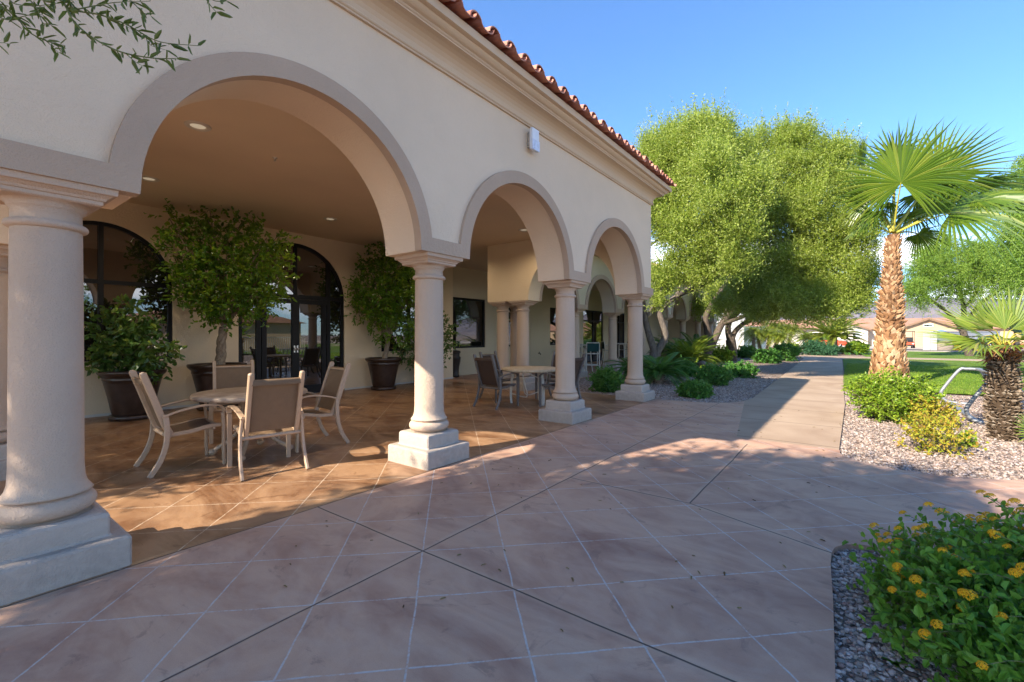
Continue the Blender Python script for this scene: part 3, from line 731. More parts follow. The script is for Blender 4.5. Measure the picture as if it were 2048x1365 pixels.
t = thing('wall_tap', 'small brass garden tap on the wall behind the second table', 'tap', (-11.0, 16.5, .62))
m = MB(); m.tube([(0,0,0),(.07,0,0),(.11,0,-.02),(.12,0,-.07)], .018, 10); m.build('spout', M['urn'], t)
m = MB(); m.tube([(.06,0,0),(.06,0,.05)], .008, 8); m.tube([(.06,-.035,.05),(.06,.035,.05)], .01, 8); m.build('handle', M['urn'], t)
t = thing('ash_urn', 'tall dark bronze urn standing at the corner of the back wall', 'urn', (-10.72, 11.05, 0))
m = MB(); m.lathe((0,0,0), [(.13,0),(.15,.03),(.12,.10),(.14,.35),(.19,.62),(.20,.66),(.15,.70),(.16,.80)], 24); m.build('body', M['urn'], t)
m = MB(); m.lathe((0,0,0), [(.17,.80),(.185,.82),(.185,.86),(.16,.88),(.05,.90)], 24); m.build('lid', M['urn'], t)

# ================================================================== FAR WING (same arches, running on behind the trees)
WO = (-7.6, 13.63, 0)
wing = thing('wing_building', 'long yellowish arcade wing with a row of low arches behind the garden trees', 'building', WO)
wc = [13.63 + 3.03*i for i in range(7)]
ops_w = [(10.65, wc[0]-.35)] + [(wc[i]+.35, wc[i+1]-.35) for i in range(6)]
w = MB(); arch_wall(w, TF, 9.93, wc[-1]+.4, ops_w, ZS, 4.2, -7.33, -7.86); w.build('arcade_wall', M['wing'], wing, WO)
tr = MB(); arch_trim(tr, TF, 9.94, wc[-1]+.43, ops_w, ZS, -7.29, -7.37); tr.build('arch_trim', M['trim'], wing, WO)
for y in [10.28] + wc: add_column(wing, -7.6, y, WO)
w = MB(); w.box((-7.45, 10.3, 4.2), (-7.05, 32.6, 4.42)); w.build('eave', M['cornice'], wing, WO)
t_ = MB(); tile_slope(t_, lambda s, t, z: (-7.0 - t, s, z), 10.4, 32.6, 1.0, z0=4.44, skew=(0, 9)); 
t_.add([(-7.1, 10.3, 4.44), (-7.1, 32.6, 4.44), (-11.5, 32.6, 5.6), (-11.5, 10.3, 5.6)], [(0, 1, 2, 3)]); t_.build('roof', M['tile'], wing, WO)
w = MB(); w.box((-11.2, 32.3, -.02), (-7.4, 32.6, 4.2)); w.build('end_wall', M['wing'], wing, WO)

# ================================================================== FURNITURE
def make_chair(label, frame, sling, group, loc, rz):
    """sling armchair facing local +y; arms, curved legs and a high tapering back"""
    t = thing('sling_chair', label, 'chair', loc, group, rz)
    UPY = (0, 1, 0)
    back = curve([(0,-.175,.385),(0,-.225,.50),(0,-.285,.68),(0,-.345,.86),(0,-.40,1.02)], 5)
    seat = curve([(0,.27,.425),(0,.16,.425),(0,.0,.395),(0,-.175,.385)], 5)
    m = MB()
    for s in (-1, 1):
        m.bar([(s*.235, p[1], p[2]) for p in back], .021, .030, (0, .95, .3))
        m.lathe((s*.235, back[-1][1], back[-1][2]-.004), [(.026,0),(.024,.012),(.012,.02),(.001,.022)], 10)
    m.tube([(-.235, -.372, .945), (.235, -.372, .945)], .014, 8); m.build('back_frame', frame, t)
    m = MB()
    for s in (-1, 1): m.bar([(s*.245, p[1], p[2]) for p in seat], .016, .020, (0, .1, 1))
    m.tube([(-.245,.262,.418),(.245,.262,.418)], .016, 8); m.tube([(-.285,-.20,.375),(.285,-.20,.375)], .020, 8)
    m.tube([(-.275,.20,.40),(.275,.20,.40)], .014, 8); m.build('seat_frame', frame, t)
    rows = []
    for p in back[2:-2]:
        rows.append([(x, p[1]+.012-.028*(1-(x/.225)**2)*.6, p[2]) for x in lerp_list(-.225, .225, 9)])
    m = MB(); m.grid(rows); low = [[(x, y-.006, z) for x, y, z in r] for r in rows]; m.grid([r[::-1] for r in low])
    m.grid([rows[-1], [(x, y-.02, z+.012) for x, y, z in rows[-1]], [(x, y-.035, z-.004) for x, y, z in rows[-1]], [(x, y-.028, z-.05) for x, y, z in rows[-1]]])
    m.build('backrest', sling, t)
    rows = [[(x, p[1], p[2]+.012-.022*(1-(x/.235)**2)) for x in lerp_list(-.235, .235, 9)] for p in seat]
    m = MB(); m.grid(rows); m.grid([[(x, y, z-.006) for x, y, z in r][::-1] for r in rows]); m.build('seat', sling, t)
    for s in (-1, 1):
        m = MB(); m.bar(curve([(s*.272,-.225,.60),(s*.285,-.215,.46),(s*.292,-.225,.30),(s*.297,-.275,.14),(s*.30,-.36,0)], 5), .014, .024, UPY); m.build('leg', frame, t)
        m = MB(); m.bar(curve([(s*.295,.275,.565),(s*.293,.285,.42),(s*.292,.285,.2),(s*.292,.29,0)], 4), .024, .013, (0, 1, 0)); m.build('leg', frame, t)
        m = MB(); m.bar(curve([(s*.268,-.25,.575),(s*.280,-.12,.622),(s*.292,.06,.655),(s*.298,.19,.655),(s*.298,.262,.632),(s*.296,.285,.585),(s*.295,.283,.55)], 5), .026, .009, (0, .15, 1)); m.build('armrest', frame, t)
    return t
G1, G2 = 'sling chairs round the nearest table', 'dark framed sling chairs round the second table'
def face(dx, dy): return atan2(dy, dx) - pi/2
T1 = (-5.78, 2.48)
c_n = make_chair('beige framed sling chair turned with its back to the camera, nearest of the first table', M['chair_frame'], M['sling'], G1, (-4.98, 2.29, 0), face(-1, .20))
dup(c_n, (-5.80, 1.80, 0), face(.06, 1), 'sling chair in side view left of the first table, just behind the big corner column')
dup(c_n, (-5.60, 3.12, 0), face(-.10, -1), 'sling chair at the right end of the first table, facing back towards the left')
dup(c_n, (-6.82, 2.72, 0), face(1, -.32), 'sling chair on the far side of the first table, nearest the back wall')
def make_table(label, loc, top, leg, rz, kind):
    t = thing('round_table', label, 'table', loc, 'round stone topped patio tables', rz); r = .61
    m = MB(); m.lathe((0,0,0), [(.001,.672),(r-.05,.672),(r-.012,.676),(r,.69),(r+.002,.708),(r-.004,.722),(r-.016,.728),(.001,.729)], 72, True, False); m.build('tabletop', top, t)
    if kind == 0:
        for k in range(4):
            a = R(45+90*k); m = MB()
            m.tube(curve([(.10*cos(a),.10*sin(a),.668),(.09*cos(a),.09*sin(a),.5),(.10*cos(a),.10*sin(a),.34),(.22*cos(a),.22*sin(a),.17),(.40*cos(a),.40*sin(a),.045)], 5), .026, 10)
            m.lathe((.41*cos(a),.41*sin(a),0), [(.03,0),(.042,.015),(.045,.035),(.035,.06),(.001,.07)], 14); m.build('leg', leg, t)
        m = MB(); m.lathe((0,0,0), [(.13,.30),(.13,.33),(.10,.34)], 24); m.lathe((0,0,0), [(.2,.655),(.2,.671)], 24); m.build('pedestal_ring', leg, t)
    else:
        for k in range(3):
            a = R(90+120*k+8); m = MB(); d = np.array([cos(a), sin(a), 0])
            m.bar([tuple(d*q+np.array([0,0,z])) for q, z in ((.36,.668),(.40,.5),(.42,.3),(.42,.12),(.41,.01))], .035, .024, tuple(d)); m.build('leg', leg, t)
        for k in range(3):
            a, b = R(98+120*k), R(98+120*(k+1)); m = MB()
            p0, p1 = np.array([.40*cos(a), .40*sin(a), .20]), np.array([.40*cos(b), .40*sin(b), .52])
            mid = (p0+p1)/2
            m.tube(curve([p0, mid*1.0+np.array([0,0,-.2]), mid*1.55+np.array([0,0,-.10]), mid*1.6+np.array([0,0,.08]), p1], 6), .011, 8); m.build('brace', leg, t)
    return t
make_table('round tan stone table with chipped rim and splayed legs, nearest of the arcade', (T1[0], T1[1], 0), M['stone_top'], M['chair_frame'], R(8), 0)
T2 = (-5.32, 7.72)
make_table('round stone table with pale upright legs under the middle arch, half hidden by a column', (T2[0], T2[1], 0), M['stone_rim'], M['white_metal'], R(0), 1)
c2 = make_chair('dark brown sling chair with its back to the camera at the second table', M['chair_frame_dark'], M['sling_dark'], G2, (-5.66, 7.02, 0), face(.06, 1))
dup(c2, (-6.32, 7.95, 0), face(1, -.1), 'dark framed sling chair behind the brown one, on the far side of the second table')
dup(c2, (-5.32, 8.62, 0), face(.02, -1), 'dark sling chair on the far right of the second table, back towards the wing')
dup(c2, (-4.62, 7.72, 0), face(-1, .05), 'dark sling chair mostly hidden behind the third column')

def bar_table(label, loc):
    t = thing('bar_table', label, 'bar table', loc, 'tall tables in the far wing')
    m = MB(); m.lathe((0,0,0), [(.001,1.0),(.44,1.0),(.455,1.01),(.455,1.03),(.44,1.04),(.001,1.04)], 32, True, False); m.build('tabletop', M['white_metal'], t)
    for k in range(4):
        a = R(45+90*k); m = MB(); m.tube(curve([(.25*cos(a),.25*sin(a),1.0),(.30*cos(a),.30*sin(a),.85),(.32*cos(a),.32*sin(a),.5),(.38*cos(a),.38*sin(a),0)], 4), .022, 8); m.build('leg', M['white_metal'], t)
    m = MB(); m.tube([(.33*cos(R(q)), .33*sin(R(q)), .28) for q in range(0, 361, 15)], .012, 6); m.build('foot_ring', M['white_metal'], t); return t
def bar_stool(label, loc, rz):
    t = thing('bar_stool', label, 'bar stool', loc, 'cream bar stools with green slings', rz)
    for s in (-1, 1):
        m = MB(); m.tube(curve([(s*.23,-.22,1.12),(s*.23,-.19,.85),(s*.235,-.20,.5),(s*.25,-.28,0)], 4), .018, 8); m.build('leg', M['white_metal'], t)
        m = MB(); m.tube(curve([(s*.23,-.19,.93),(s*.25,.05,.97),(s*.25,.20,.94),(s*.245,.24,.8),(s*.25,.27,0)], 4), .018, 8); m.build('leg', M['white_metal'], t)
    m = MB(); m.tube([(-.23,-.222,1.12),(.23,-.222,1.12)], .018, 8); m.tube([(-.235,.23,.72),(.235,.23,.72)], .016, 8); m.tube([(-.235,-.195,.72),(.235,-.195,.72)], .016, 8)
    m.tube([(-.24,.25,.3),(.24,.25,.3)], .014, 8); m.tube([(-.245,-.23,.3),(.245,-.23,.3)], .014, 8)
    for s in (-1, 1): m.tube([(s*.235,-.195,.72),(s*.235,.23,.72)], .016, 8)
    m.build('frame', M['white_metal'], t)
    m = MB(); rows = [[(x, y, z) for x in lerp_list(-.22, .22, 5)] for y, z in ((-.205,.80),(-.212,.9),(-.218,1.0),(-.222,1.10))]; m.grid(rows); m.grid([[(x,y-.008,z) for x,y,z in r][::-1] for r in rows]); m.build('backrest', M['sling_green'], t)
    m = MB(); rows = [[(x, y, .735-.02*(1-(x/.22)**2)) for x in lerp_list(-.22, .22, 5)] for y in lerp_list(-.19, .23, 4)]; m.grid(rows); m.grid([[(x,y,z-.008) for x,y,z in r][::-1] for r in rows]); m.build('seat', M['sling_green'], t); return t
bar_table('cream bar table in the far wing, just right of the third column', (*gx(1166, 17.6), 0))
bar_table('cream bar table farther along the far wing, behind a wing column', (*gx(1243, 20.6), 0))
st = bar_stool('cream bar stool with green sling, beside the nearer bar table', (*gx(1184, 16.9), 0), face(-.6, .8))
dup(st, (*gx(1152, 17.4), 0), face(.7, .7), 'bar stool peeping out behind the third column at the nearer bar table')
dup(st, (*gx(1216, 20.2), 0), face(.8, .6), 'bar stool left of the farther bar table, half hidden by a wing column')
dup(st, (*gx(1252, 21.4), 0), face(-.5, -.8), 'bar stool farthest down the wing, seen left of the last front column')

# ================================================================== POTS AND POTTED PLANTS
def pot(label, loc, s=1.0, h=.82):
    t = thing('planter_pot', label, 'plant pot', loc, 'large brown glazed pots along the back wall')
    m = MB(); pr = [(.245,.055),(.26,.06),(.285,.12),(.335,.38),(.385,.60),(.398,.655),(.408,.662),(.402,.675),(.408,.69),(.402,.70),(.412,.71),(.455,.755),(.468,.775),(.47,.80),(.46,.818),(.435,.82),(.415,.80),(.40,.74)]
    m.lathe((0,0,0), [(r*s, z*h/.82) for r, z in pr], 56, True, False); m.build('body', M['pot'], t)
    m = MB(); m.lathe((0,0,0), [(.30*s,0),(.325*s,.02),(.325*s,.075),(.31*s,.08),(.24*s,.075)], 48); m.build('saucer', M['pot'], t)
    m = MB(); m.lathe((0,0,0), [(.001,.765*h/.82),(.2*s,.76*h/.82),(.405*s,.742*h/.82)], 32, True, False); m.build('soil', M['soil'], t); return t
pot('brown pot of low leafy bush under the arched window', (-9.72, 2.28, 0), .98)
pot('brown pot under the tallest leafy tree, hidden behind a chair back', (-9.72, 3.56, 0), 1.04, .86)
pot('brown pot with fluted rim standing right of the arched door', (-9.76, 7.42, 0), .98)
pot('brown pot half hidden behind the second column', (-9.82, 9.05, 0), .95, .78)

def twig_mesh(name, base, td, tl, r, mat, parent, off=(0,0,0)):
    """thin three-sided twigs under the leaves"""
    n = len(base); base = base - td*(tl*.5)[:, None]; tip = base + td*(tl*1.45)[:, None]; a = norm(np.cross(td, np.array([.3, .5, .8]))); b = np.cross(td, a); vs = []
    for p, k in ((base, r), (tip, r*.35)):
        for j in range(3): vs.append(p + k*(a*cos(2.0944*j)+b*sin(2.0944*j)))
    V = np.stack(vs, 1).reshape(-1, 3); o = np.arange(n)[:, None]*6
    F = np.stack([o+np.array(q) for q in ((0,1,4,3), (1,2,5,4), (2,0,3,5))], 1).reshape(-1, 4)
    return np_mesh(name, V, F, mat, parent, True, off)
def near_leaves(name, clumps, total, L, W, mat, parent, off, **kw):
    (V, F), base, td, tl = clump_leaves(clumps, total, L, W, big=True, **kw)
    o = np_mesh(name, V, F, mat, parent, False, off); return o, base, td, tl
def twigs(mb, base, td, tl, src, every=6, r=.004, n=4):
    for i in range(0, len(base), every):
        s0 = src[np.argmin(np.linalg.norm(src-base[i], axis=1))]; mid = (s0+base[i])/2 + np.array([0,0,.03])
        mb.tube([s0, mid, base[i], base[i]+td[i]*tl[i]], [r*2, r*1.5, r, r*.5], n)

def ficus(label, loc, clumps, total, trunk_pts, trad, L=.085, W=.045, mat='ficus', dens=6, **kw):
    t = thing('potted_ficus', label, 'potted tree', loc, 'leafy plants in the arcade pots')
    tr = MB(); ctr = curve(trunk_pts, 6); n = len(ctr)
    for k in range(3):      # plaited stems
        pts = [(p[0]+trad*.55*cos(2*pi*k/3+i*.5), p[1]+trad*.55*sin(2*pi*k/3+i*.5), p[2]) for i, p in enumerate(ctr)]
        tr.tube(pts, [trad*(1.05-.35*i/n) for i in range(n)], 8)
    top = np.array(ctr[-1]); srcs = [top]
    for c in clumps:
        e = np.array(c[:3]); m1 = (top+e)/2 + np.array([0,0,.12]); tr.tube(curve([top, m1, e], 5), lerp_list(trad*.5, trad*.12, 11), 6); srcs += [e, m1]
    tr.build('trunk', M['ficus_trunk'], t, loc)
    o, b, td, tl = near_leaves('crown', clumps, total, L, W, M[mat], t, loc, **kw)
    m = MB(); twigs(m, b, td, tl, np.array(srcs), dens, .0035, 4); m.build('branches', M['twig'], t, loc); return t
def cl(px, py, d, r): p = P(px, py, d); return (p[0], p[1], p[2], r*d/FPX)
D2 = 8.45
f2 = [cl(450,556,D2,65), cl(403,566,D2,46), cl(505,556,D2+.1,49), cl(454,496,D2,46), cl(384,506,D2-.2,37), cl(529,516,D2-.1,36), cl(459,604,D2,43), cl(398,599,D2-.1,31), cl(515,594,D2-.2,36),
      cl(352,461,D2-.3,22), cl(338,436,D2-.3,13), cl(417,441,D2,21), cl(420,421,D2,11), cl(477,456,D2,21), cl(533,476,D2-.2,24), cl(556,556,D2-.2,25), cl(552,476,D2-.2,12), cl(426,600,D2,22), cl(375,556,D2-.2,27), cl(567,516,D2-.2,13)]
ficus('tall spreading leafy ficus with plaited trunk, in front of the arched door', (-9.72, 3.56, .70), f2, 7600, [(-9.72,3.56,.70),(-9.68,3.6,1.0),(-9.62,3.58,1.25),(-9.55,3.6,1.55)], .062, twig=.26, K=8, up=-.05, shell=.45)
D3 = 11.6
f3 = [cl(790,560,D3,46), cl(770,600,D3,45), cl(745,545,D3,27), cl(800,520,D3,32), cl(760,520,D3,22), cl(815,610,D3,45), cl(790,655,D3,34), cl(735,590,D3,29), cl(718,625,D3-.2,13), cl(722,582,D3-.2,14), cl(745,640,D3,22), cl(830,570,D3,37), cl(770,500,D3,12), cl(800,498,D3,14)]
ficus('bushy ficus tree with pale trunk right of the arched door', (-9.76, 7.42, .70), f3, 7600, [(-9.76,7.42,.70),(-9.70,7.46,1.0),(-9.62,7.45,1.25)], .05, twig=.24, K=8, up=-.05, shell=.45)
D4 = 12.4
f4 = [cl(850,690,D4,42), cl(825,700,D4,30), cl(880,670,D4,24), cl(893,655,D4,14), cl(895,690,D4,12), cl(840,640,D4,40), cl(885,710,D4,14)]
ficus('leafy plant straggling out behind the second column', (-9.82, 9.05, .66), f4, 2800, [(-9.82,9.05,.66),(-9.8,9.07,.85),(-9.75,9.06,1.0)], .035, mat='dark_leaf', twig=.25, K=8, up=.1, shell=.4)
D1 = 7.55
f1 = [cl(238,693,D1,28), cl(287,693,D1,28), cl(262,662,D1,25), cl(220,662,D1,19), cl(314,707,D1,19), cl(242,725,D1,21), cl(287,734,D1,19), cl(211,716,D1,19), cl(262,630,D1,12), cl(341,693,D1-.2,5), cl(229,630,D1,10)]
ficus('low round bush with broad dark leaves below the arched window', (-9.72, 2.28, .70), f1, 1500, [(-9.72,2.28,.70),(-9.7,2.3,.85),(-9.68,2.3,.95)], .03, L=.11, W=.075, mat='dark_leaf', dens=3, twig=.22, K=6, up=.05, shell=.35)

# ================================================================== PALMS
def fan_leaf(mb, pet_a, pet_b, face_n, upv, Rr, nseg=46, spread=150, join=.42, droop=.25, fold=.6, petr=.018, pet=None, curl=0.0):
    """palmate leaf: petiole from pet_a to pet_b, blade radiating from pet_b in the plane whose normal is face_n"""
    a, b = np.array(pet_a, float), np.array(pet_b, float); n = norm(np.array(face_n, float)); u = np.array(upv, float); u = norm(u - n*np.dot(u, n)); s = np.cross(n, u)
    mid = (a+b)/2 + np.array([0,0,.06])
    if pet is not None: pet.tube(curve([a, mid, b], 4), lerp_list(petr*1.7, petr*.8, 9), 6, sy=.5)
    dphi = R(2*spread)/nseg
    for i in range(nseg):
        ph = -R(spread) + dphi*(i+.5); L = Rr*(.52+.48*cos(ph*.5))*random.uniform(.90, 1.04); dr = droop*random.uniform(.5, 1.5)*(1+.5*abs(sin(ph))); rows = []
        tw = random.uniform(-.03, .03)
        for k, q in enumerate((.004, .2, join, .62, .82, 1.0)):
            r = L*q; d = u*cos(ph+tw*q) + s*sin(ph+tw*q)
            wd = min(r*dphi*.5, join*L*dphi*.5)*(1 if q <= join else (1-((q-join)/(1-join))**1.3))*1.05 + .0006
            side = np.cross(n, d); pl = fold*wd
            sagv = -np.array([0,0,1.])*dr*Rr*max(0, q-join*.8)**2 + n*curl*Rr*q*q
            c0 = b + d*r + sagv
            rows.append([c0 - side*wd - n*pl*.5, c0 + n*pl*.5, c0 + side*wd - n*pl*.5])
        mb.grid(rows, False)
def boots(mb, x, y, z0, z1, r0, r1, nrow, ncol, L, W, out, lean=(0, 0), wild=.25, up=1.0, power=1.0):
    """cut leaf bases in crossing spirals up a trunk"""
    for i in range(nrow):
        t = (i+.5)/nrow; z = z0+(z1-z0)*t; r = r0+(r1-r0)*t**power
        nc = max(6, int(ncol*r/r0+.5))
        for j in range(nc):
            a = 2*pi*(j+.5*(i % 2))/nc + random.uniform(-.12, .12); rad = np.array([cos(a), sin(a), 0]); tan = np.array([-sin(a), cos(a), 0]); upv = np.array([0,0,1.])
            sgn = 1 if i % 2 else -1
            ax = norm(upv*up + rad*out*random.uniform(.5, 1.5) + tan*(sgn*.45+random.uniform(-wild, wild)))
            sd = norm(np.cross(ax, rad)); nr = np.cross(sd, ax)
            l, w = L*random.uniform(.7, 1.25), W*random.uniform(.8, 1.2); b = np.array([x+lean[0]*t, y+lean[1]*t, z]) + rad*(r-.02)
            th = .022*random.uniform(.7, 1.3)*L/.18
            V = [b-sd*w*.5, b+sd*w*.5, b+sd*w*.42+ax*l*.6-nr*.0, b+ax*l+sd*w*random.uniform(-.1, .3)+nr*random.uniform(-.01,.03), b-sd*w*.42+ax*l*.6,
                 b-sd*w*.4+nr*th, b+sd*w*.4+nr*th, b+sd*w*.34+ax*l*.58+nr*th, b+ax*l*.93+nr*th*.7, b-sd*w*.34+ax*l*.58+nr*th]
            mb.add(V, [(5,6,7,9),(9,7,8),(0,5,9,4),(6,1,2,7),(4,9,8,3),(7,2,3,8),(0,1,6,5),(1,0,4,2),(2,4,3)])
# tall fan palm on the lawn edge
WP = P(1777, 671, 12.9); WPx, WPy = WP[0], WP[1]; tz = 4.25
palm = thing('fan_palm', 'tall fan palm with criss-cross tan leaf bases on its trunk and round green fans', 'palm tree', (WPx, WPy, -.04))
po_ = (WPx, WPy, -.04)
tk = MB(); zz = lerp_list(-.1, tz, 16)
tk.tube([(WPx+.10*t, WPy+.06*t, z) for t, z in zip(lerp_list(0, 1, 16), zz)], [.40-.27*(i/15)**.75 for i in range(16)], 20); tk.build('trunk', plain('palm_trunk_core', (.16, .085, .045), .9, .1), palm, po_)
bt = MB(); boots(bt, WPx, WPy, 0, 1.5, .42, .275, 15, 22, .20, .13, .26, (.035, .02), .35); boots(bt, WPx+.035, WPy+.02, 1.45, 2.6, .275, .215, 15, 18, .17, .085, .65, (.027, .016), .7, .8)
boots(bt, WPx+.062, WPy+.036, 2.55, tz-.1, .215, .135, 21, 14, .15, .07, .6, (.035, .022), .7); bt.build('leaf_base', M['boots'], palm, po_)
hub = np.array([WPx+.10, WPy+.06, tz+.02]); vc = norm(np.array([0, 0, 1.4]) - hub)
def frond(hub_px, r_px, dd, nrm, up, droop=.2, spread=150, nseg=46, parent=palm, off=po_, hubp=hub, mat='fan', depth0=12.9, curl=0.0, join=.42, petr=.034):
    b = P(hub_px[0], hub_px[1], depth0+dd); lf, pt = MB(), MB()
    a = hubp + norm(b-hubp)*.08; fan_leaf(lf, a, b, nrm, up, r_px*depth0/FPX, nseg, spread, join, droop, 1.15, petr, pt, curl)
    e = lf.build('frond', M[mat], parent, off); pt.build('petiole', M['petiole'], e, off)
camd = lambda k=1.0: norm(np.array([0, 0, 1.4]) - hub)*k
rt, fw = np.array([_c, _s, 0]), np.array([-_s, _c, 0]); UP = np.array([0, 0, 1.])
frond((1802, 366), 142, -.6, camd()+UP*.28-rt*.1, UP*1.0+rt*.02, .24, 150, 58)
frond((1872, 352), 135, .5, camd()*.7+rt*.1+UP*.2, UP*.6+rt*.8, .16, 150, 56)
frond((1738, 398), 78, .5, camd()*.8+rt*.5, UP*.75-rt*.5, .12, 150, 42)
frond((1722, 330), 62, 1.0, camd()*.6+rt*.8, UP-rt*.15, .1, 110, 34)
frond((1846, 385), 105, .9, -camd()*.3+UP*.9, rt*.9+UP*.05, .55, 130, 44)
frond((1942, 400), 120, -.3, UP*.8+camd()*.35, rt*1.0+UP*.25, .40, 140, 46)
frond((1900, 427), 140, -.5, UP*.75+camd()*.55, rt*1.0-UP*.05, .45, 140, 46)
frond((1935, 372), 120, 1.2, UP*.9-camd()*.1, rt*1.0+UP*.42, .30, 110, 40)
frond((1748, 425), 52, .3, UP*.6+camd()*.4-rt*.5, -rt*.8-UP*.5, .7, 120, 34)
frond((1735, 450), 50, .7, UP*.7-rt*.4, -rt*.8-UP*.5, .5, 120, 30)
frond((1822, 425), 60, .9, UP*.6-camd()*.6, rt*.4-UP*.6, .9, 120, 34)
frond((1836, 468), 55, .5, UP*.5+rt*.3-camd()*.5, rt*.9-UP*.45, .5, 110, 30)
frond((1790, 320), 80, 1.6, -camd()*.8+UP*.5, UP*1.0, .2, 130, 40)
frond((1778, 404), 34, .2, UP*.5+camd()*.8, -UP*.6-rt*.1, .8, 60, 12)
# dwarf fan palm beside the bicycle rack
DP = P(2006, 671, 6.3); DPx, DPy = DP[0], DP[1]; dz = 1.26
dpalm = thing('dwarf_fan_palm', 'stubby fan palm with dark shaggy trunk and yellow-green spiky fans in the pink gravel', 'palm tree', (DPx, DPy, -.04)); do_ = (DPx, DPy, -.04)
tk = MB(); tk.tube([(DPx, DPy, z) for z in lerp_list(-.1, dz-.05, 8)], [.12,.145,.155,.155,.15,.14,.12,.10], 18); tk.build('trunk', plain('dwarf_palm_core', (.06, .04, .025), .9, .1), dpalm, do_)
bt = MB()
for z0, z1, r0, r1, n in ((-.05, .35, .125, .155, 9), (.35, .75, .155, .15, 9), (.75, 1.12, .15, .115, 9)): boots(bt, DPx, DPy, z0, z1, r0, r1, n, 24, .075, .05, 1.4, (0, 0), .35, .5)
bt.build('leaf_base', M['boots_dark'], dpalm, do_)
fb = MB()
for i in range(260):
    a = random.uniform(0, 2*pi); z = random.uniform(1.05, 1.26); d = np.array([cos(a), sin(a), random.uniform(-.9, 1.2)]); b = np.array([DPx+.13*cos(a), DPy+.13*sin(a), z]); fb.tube([b, b+norm(d)*random.uniform(.06, .17)], [.006, .002], 4)
fb.build('crown_fibre', M['fibre'], dpalm, do_)
dh = np.array([DPx, DPy, dz-.02])
def dfrond(direction, L, Rr, nrm, droop=.12, spread=75, nseg=17):
    Rr *= 1.1
    d = norm(np.array(direction)); b = dh + d*L; lf, pt = MB(), MB()
    fan_leaf(lf, dh+d*.05, b, nrm, d, Rr, nseg, spread, .42, droop, .6, .011, pt); e = lf.build('frond', M['fan_yellow'], dpalm, do_); pt.build('petiole', M['petiole'], e, do_)
dfrond(-rt*.9+UP*.52, .30, .62, UP*.8+rt*.4-fw*.5, .10, 62)
dfrond(-rt*1.0+UP*.28, .34, .64, UP*.9-fw*.35, .10, 58)
dfrond(-rt*.98+UP*.10-fw*.2, .30, .60, UP*1.0-fw*.2, .16, 55)
dfrond(-rt*.55+UP*.95, .28, .58, -fw*.8+rt*.3+UP*.2, .06, 60)
dfrond(-rt*.1+UP*1.0-fw*.2, .25, .55, -fw*.9+UP*.2, .05, 70)
dfrond(rt*.5+UP*.9, .28, .6, -fw*.9-rt*.2, .06, 70)
dfrond(rt*.9+UP*.5, .3, .6, UP*.8-fw*.4, .1, 65)
dfrond(rt*1.0+UP*.12-fw*.1, .3, .6, UP, .15, 65)
dfrond(-fw*.9+UP*.35-rt*.1, .25, .5, UP*.9+fw*.3, .22, 75)
dfrond(-fw*.8+UP*.1-rt*.45, .24, .48, UP*1.0, .3, 70)
dfrond(-fw*.6+UP*.7+rt*.3, .26, .5, -fw*.5+UP*.8, .15, 70)
dfrond(fw*.9+UP*.5, .3, .55, UP*.9, .1, 65)
dfrond(fw*.6+UP*.9-rt*.4, .3, .55, -fw*.6+UP*.6, .05, 65)
sprout = thing('dwarf_fan_palm', 'low fan palm sprout of pointed yellow-green fans at the right edge', 'palm tree', (DPx+.36, DPy-.25, -.04)); so_ = (DPx+.36, DPy-.25, -.04)
for d, z0 in ((-rt*.8+UP*.8, .0), (-rt*.2+UP*1, .0), (-fw*.4+UP*.7-rt*.4, 0), (rt*.6+UP*.8, 0), (-rt*.9+UP*.45, .55), (-rt*.7+UP*.15, .6), (-rt*.5+UP*.9, .5)):
    d = norm(d); b0 = np.array([so_[0]+(.14 if z0 else 0), so_[1], z0]); lf, pt = MB(), MB(); fan_leaf(lf, b0, b0+d*.16, UP*.4-fw*.9, d, .34, 13, 60, .42, .12, .6, .008, pt)
    e = lf.build('frond', M['fan_yellow'], sprout, so_); pt.build('petiole', M['petiole'], e, so_)
tk = MB(); tk.tube([(so_[0]+.14, so_[1], -.05), (so_[0]+.14, so_[1], .56)], [.09, .07], 10); tk.build('trunk', M['boots_dark'], sprout, so_)

def pinnate(mb, base, az, L, rise, fall, nl, ll, lw, vee=.6, tip=.25):
    """arching feather frond added to mb"""
    d = np.array([cos(az), sin(az), 0]); pts = []
    for k in range(11):
        t = k/10; pts.append(np.array(base) + d*L*(t-.12*fall*t*t) + UP*L*(rise*t - fall*t*t))
    mb.tube(pts, [.012*L+.004-.010*L*k/10 for k in range(11)], 4)
    n = len(pts)
    for i in range(nl):
        t = .10+.9*(i+.5)/nl; q = t*10; k = min(9, int(q)); p = pts[k]+(pts[k+1]-pts[k])*(q-k); tg = norm(pts[k+1]-pts[k]); sd = norm(np.cross(tg, UP)); nr = np.cross(sd, tg)
        w_ = ll*(.45+.55*sin(pi*min(1, t*1.05)**.8)) * (1 if t < .9 else .75)
        for s in (-1, 1):
            e = norm(sd*s + tg*(.55+tip*t) + nr*vee*.5); m = norm(np.cross(e, nr))
            tipv = p+e*w_-UP*w_*.10
            mb.add([p, p+e*w_*.5+m*lw*.5, tipv, p+e*w_*.5-m*lw*.5], [(0,1,2,3)])
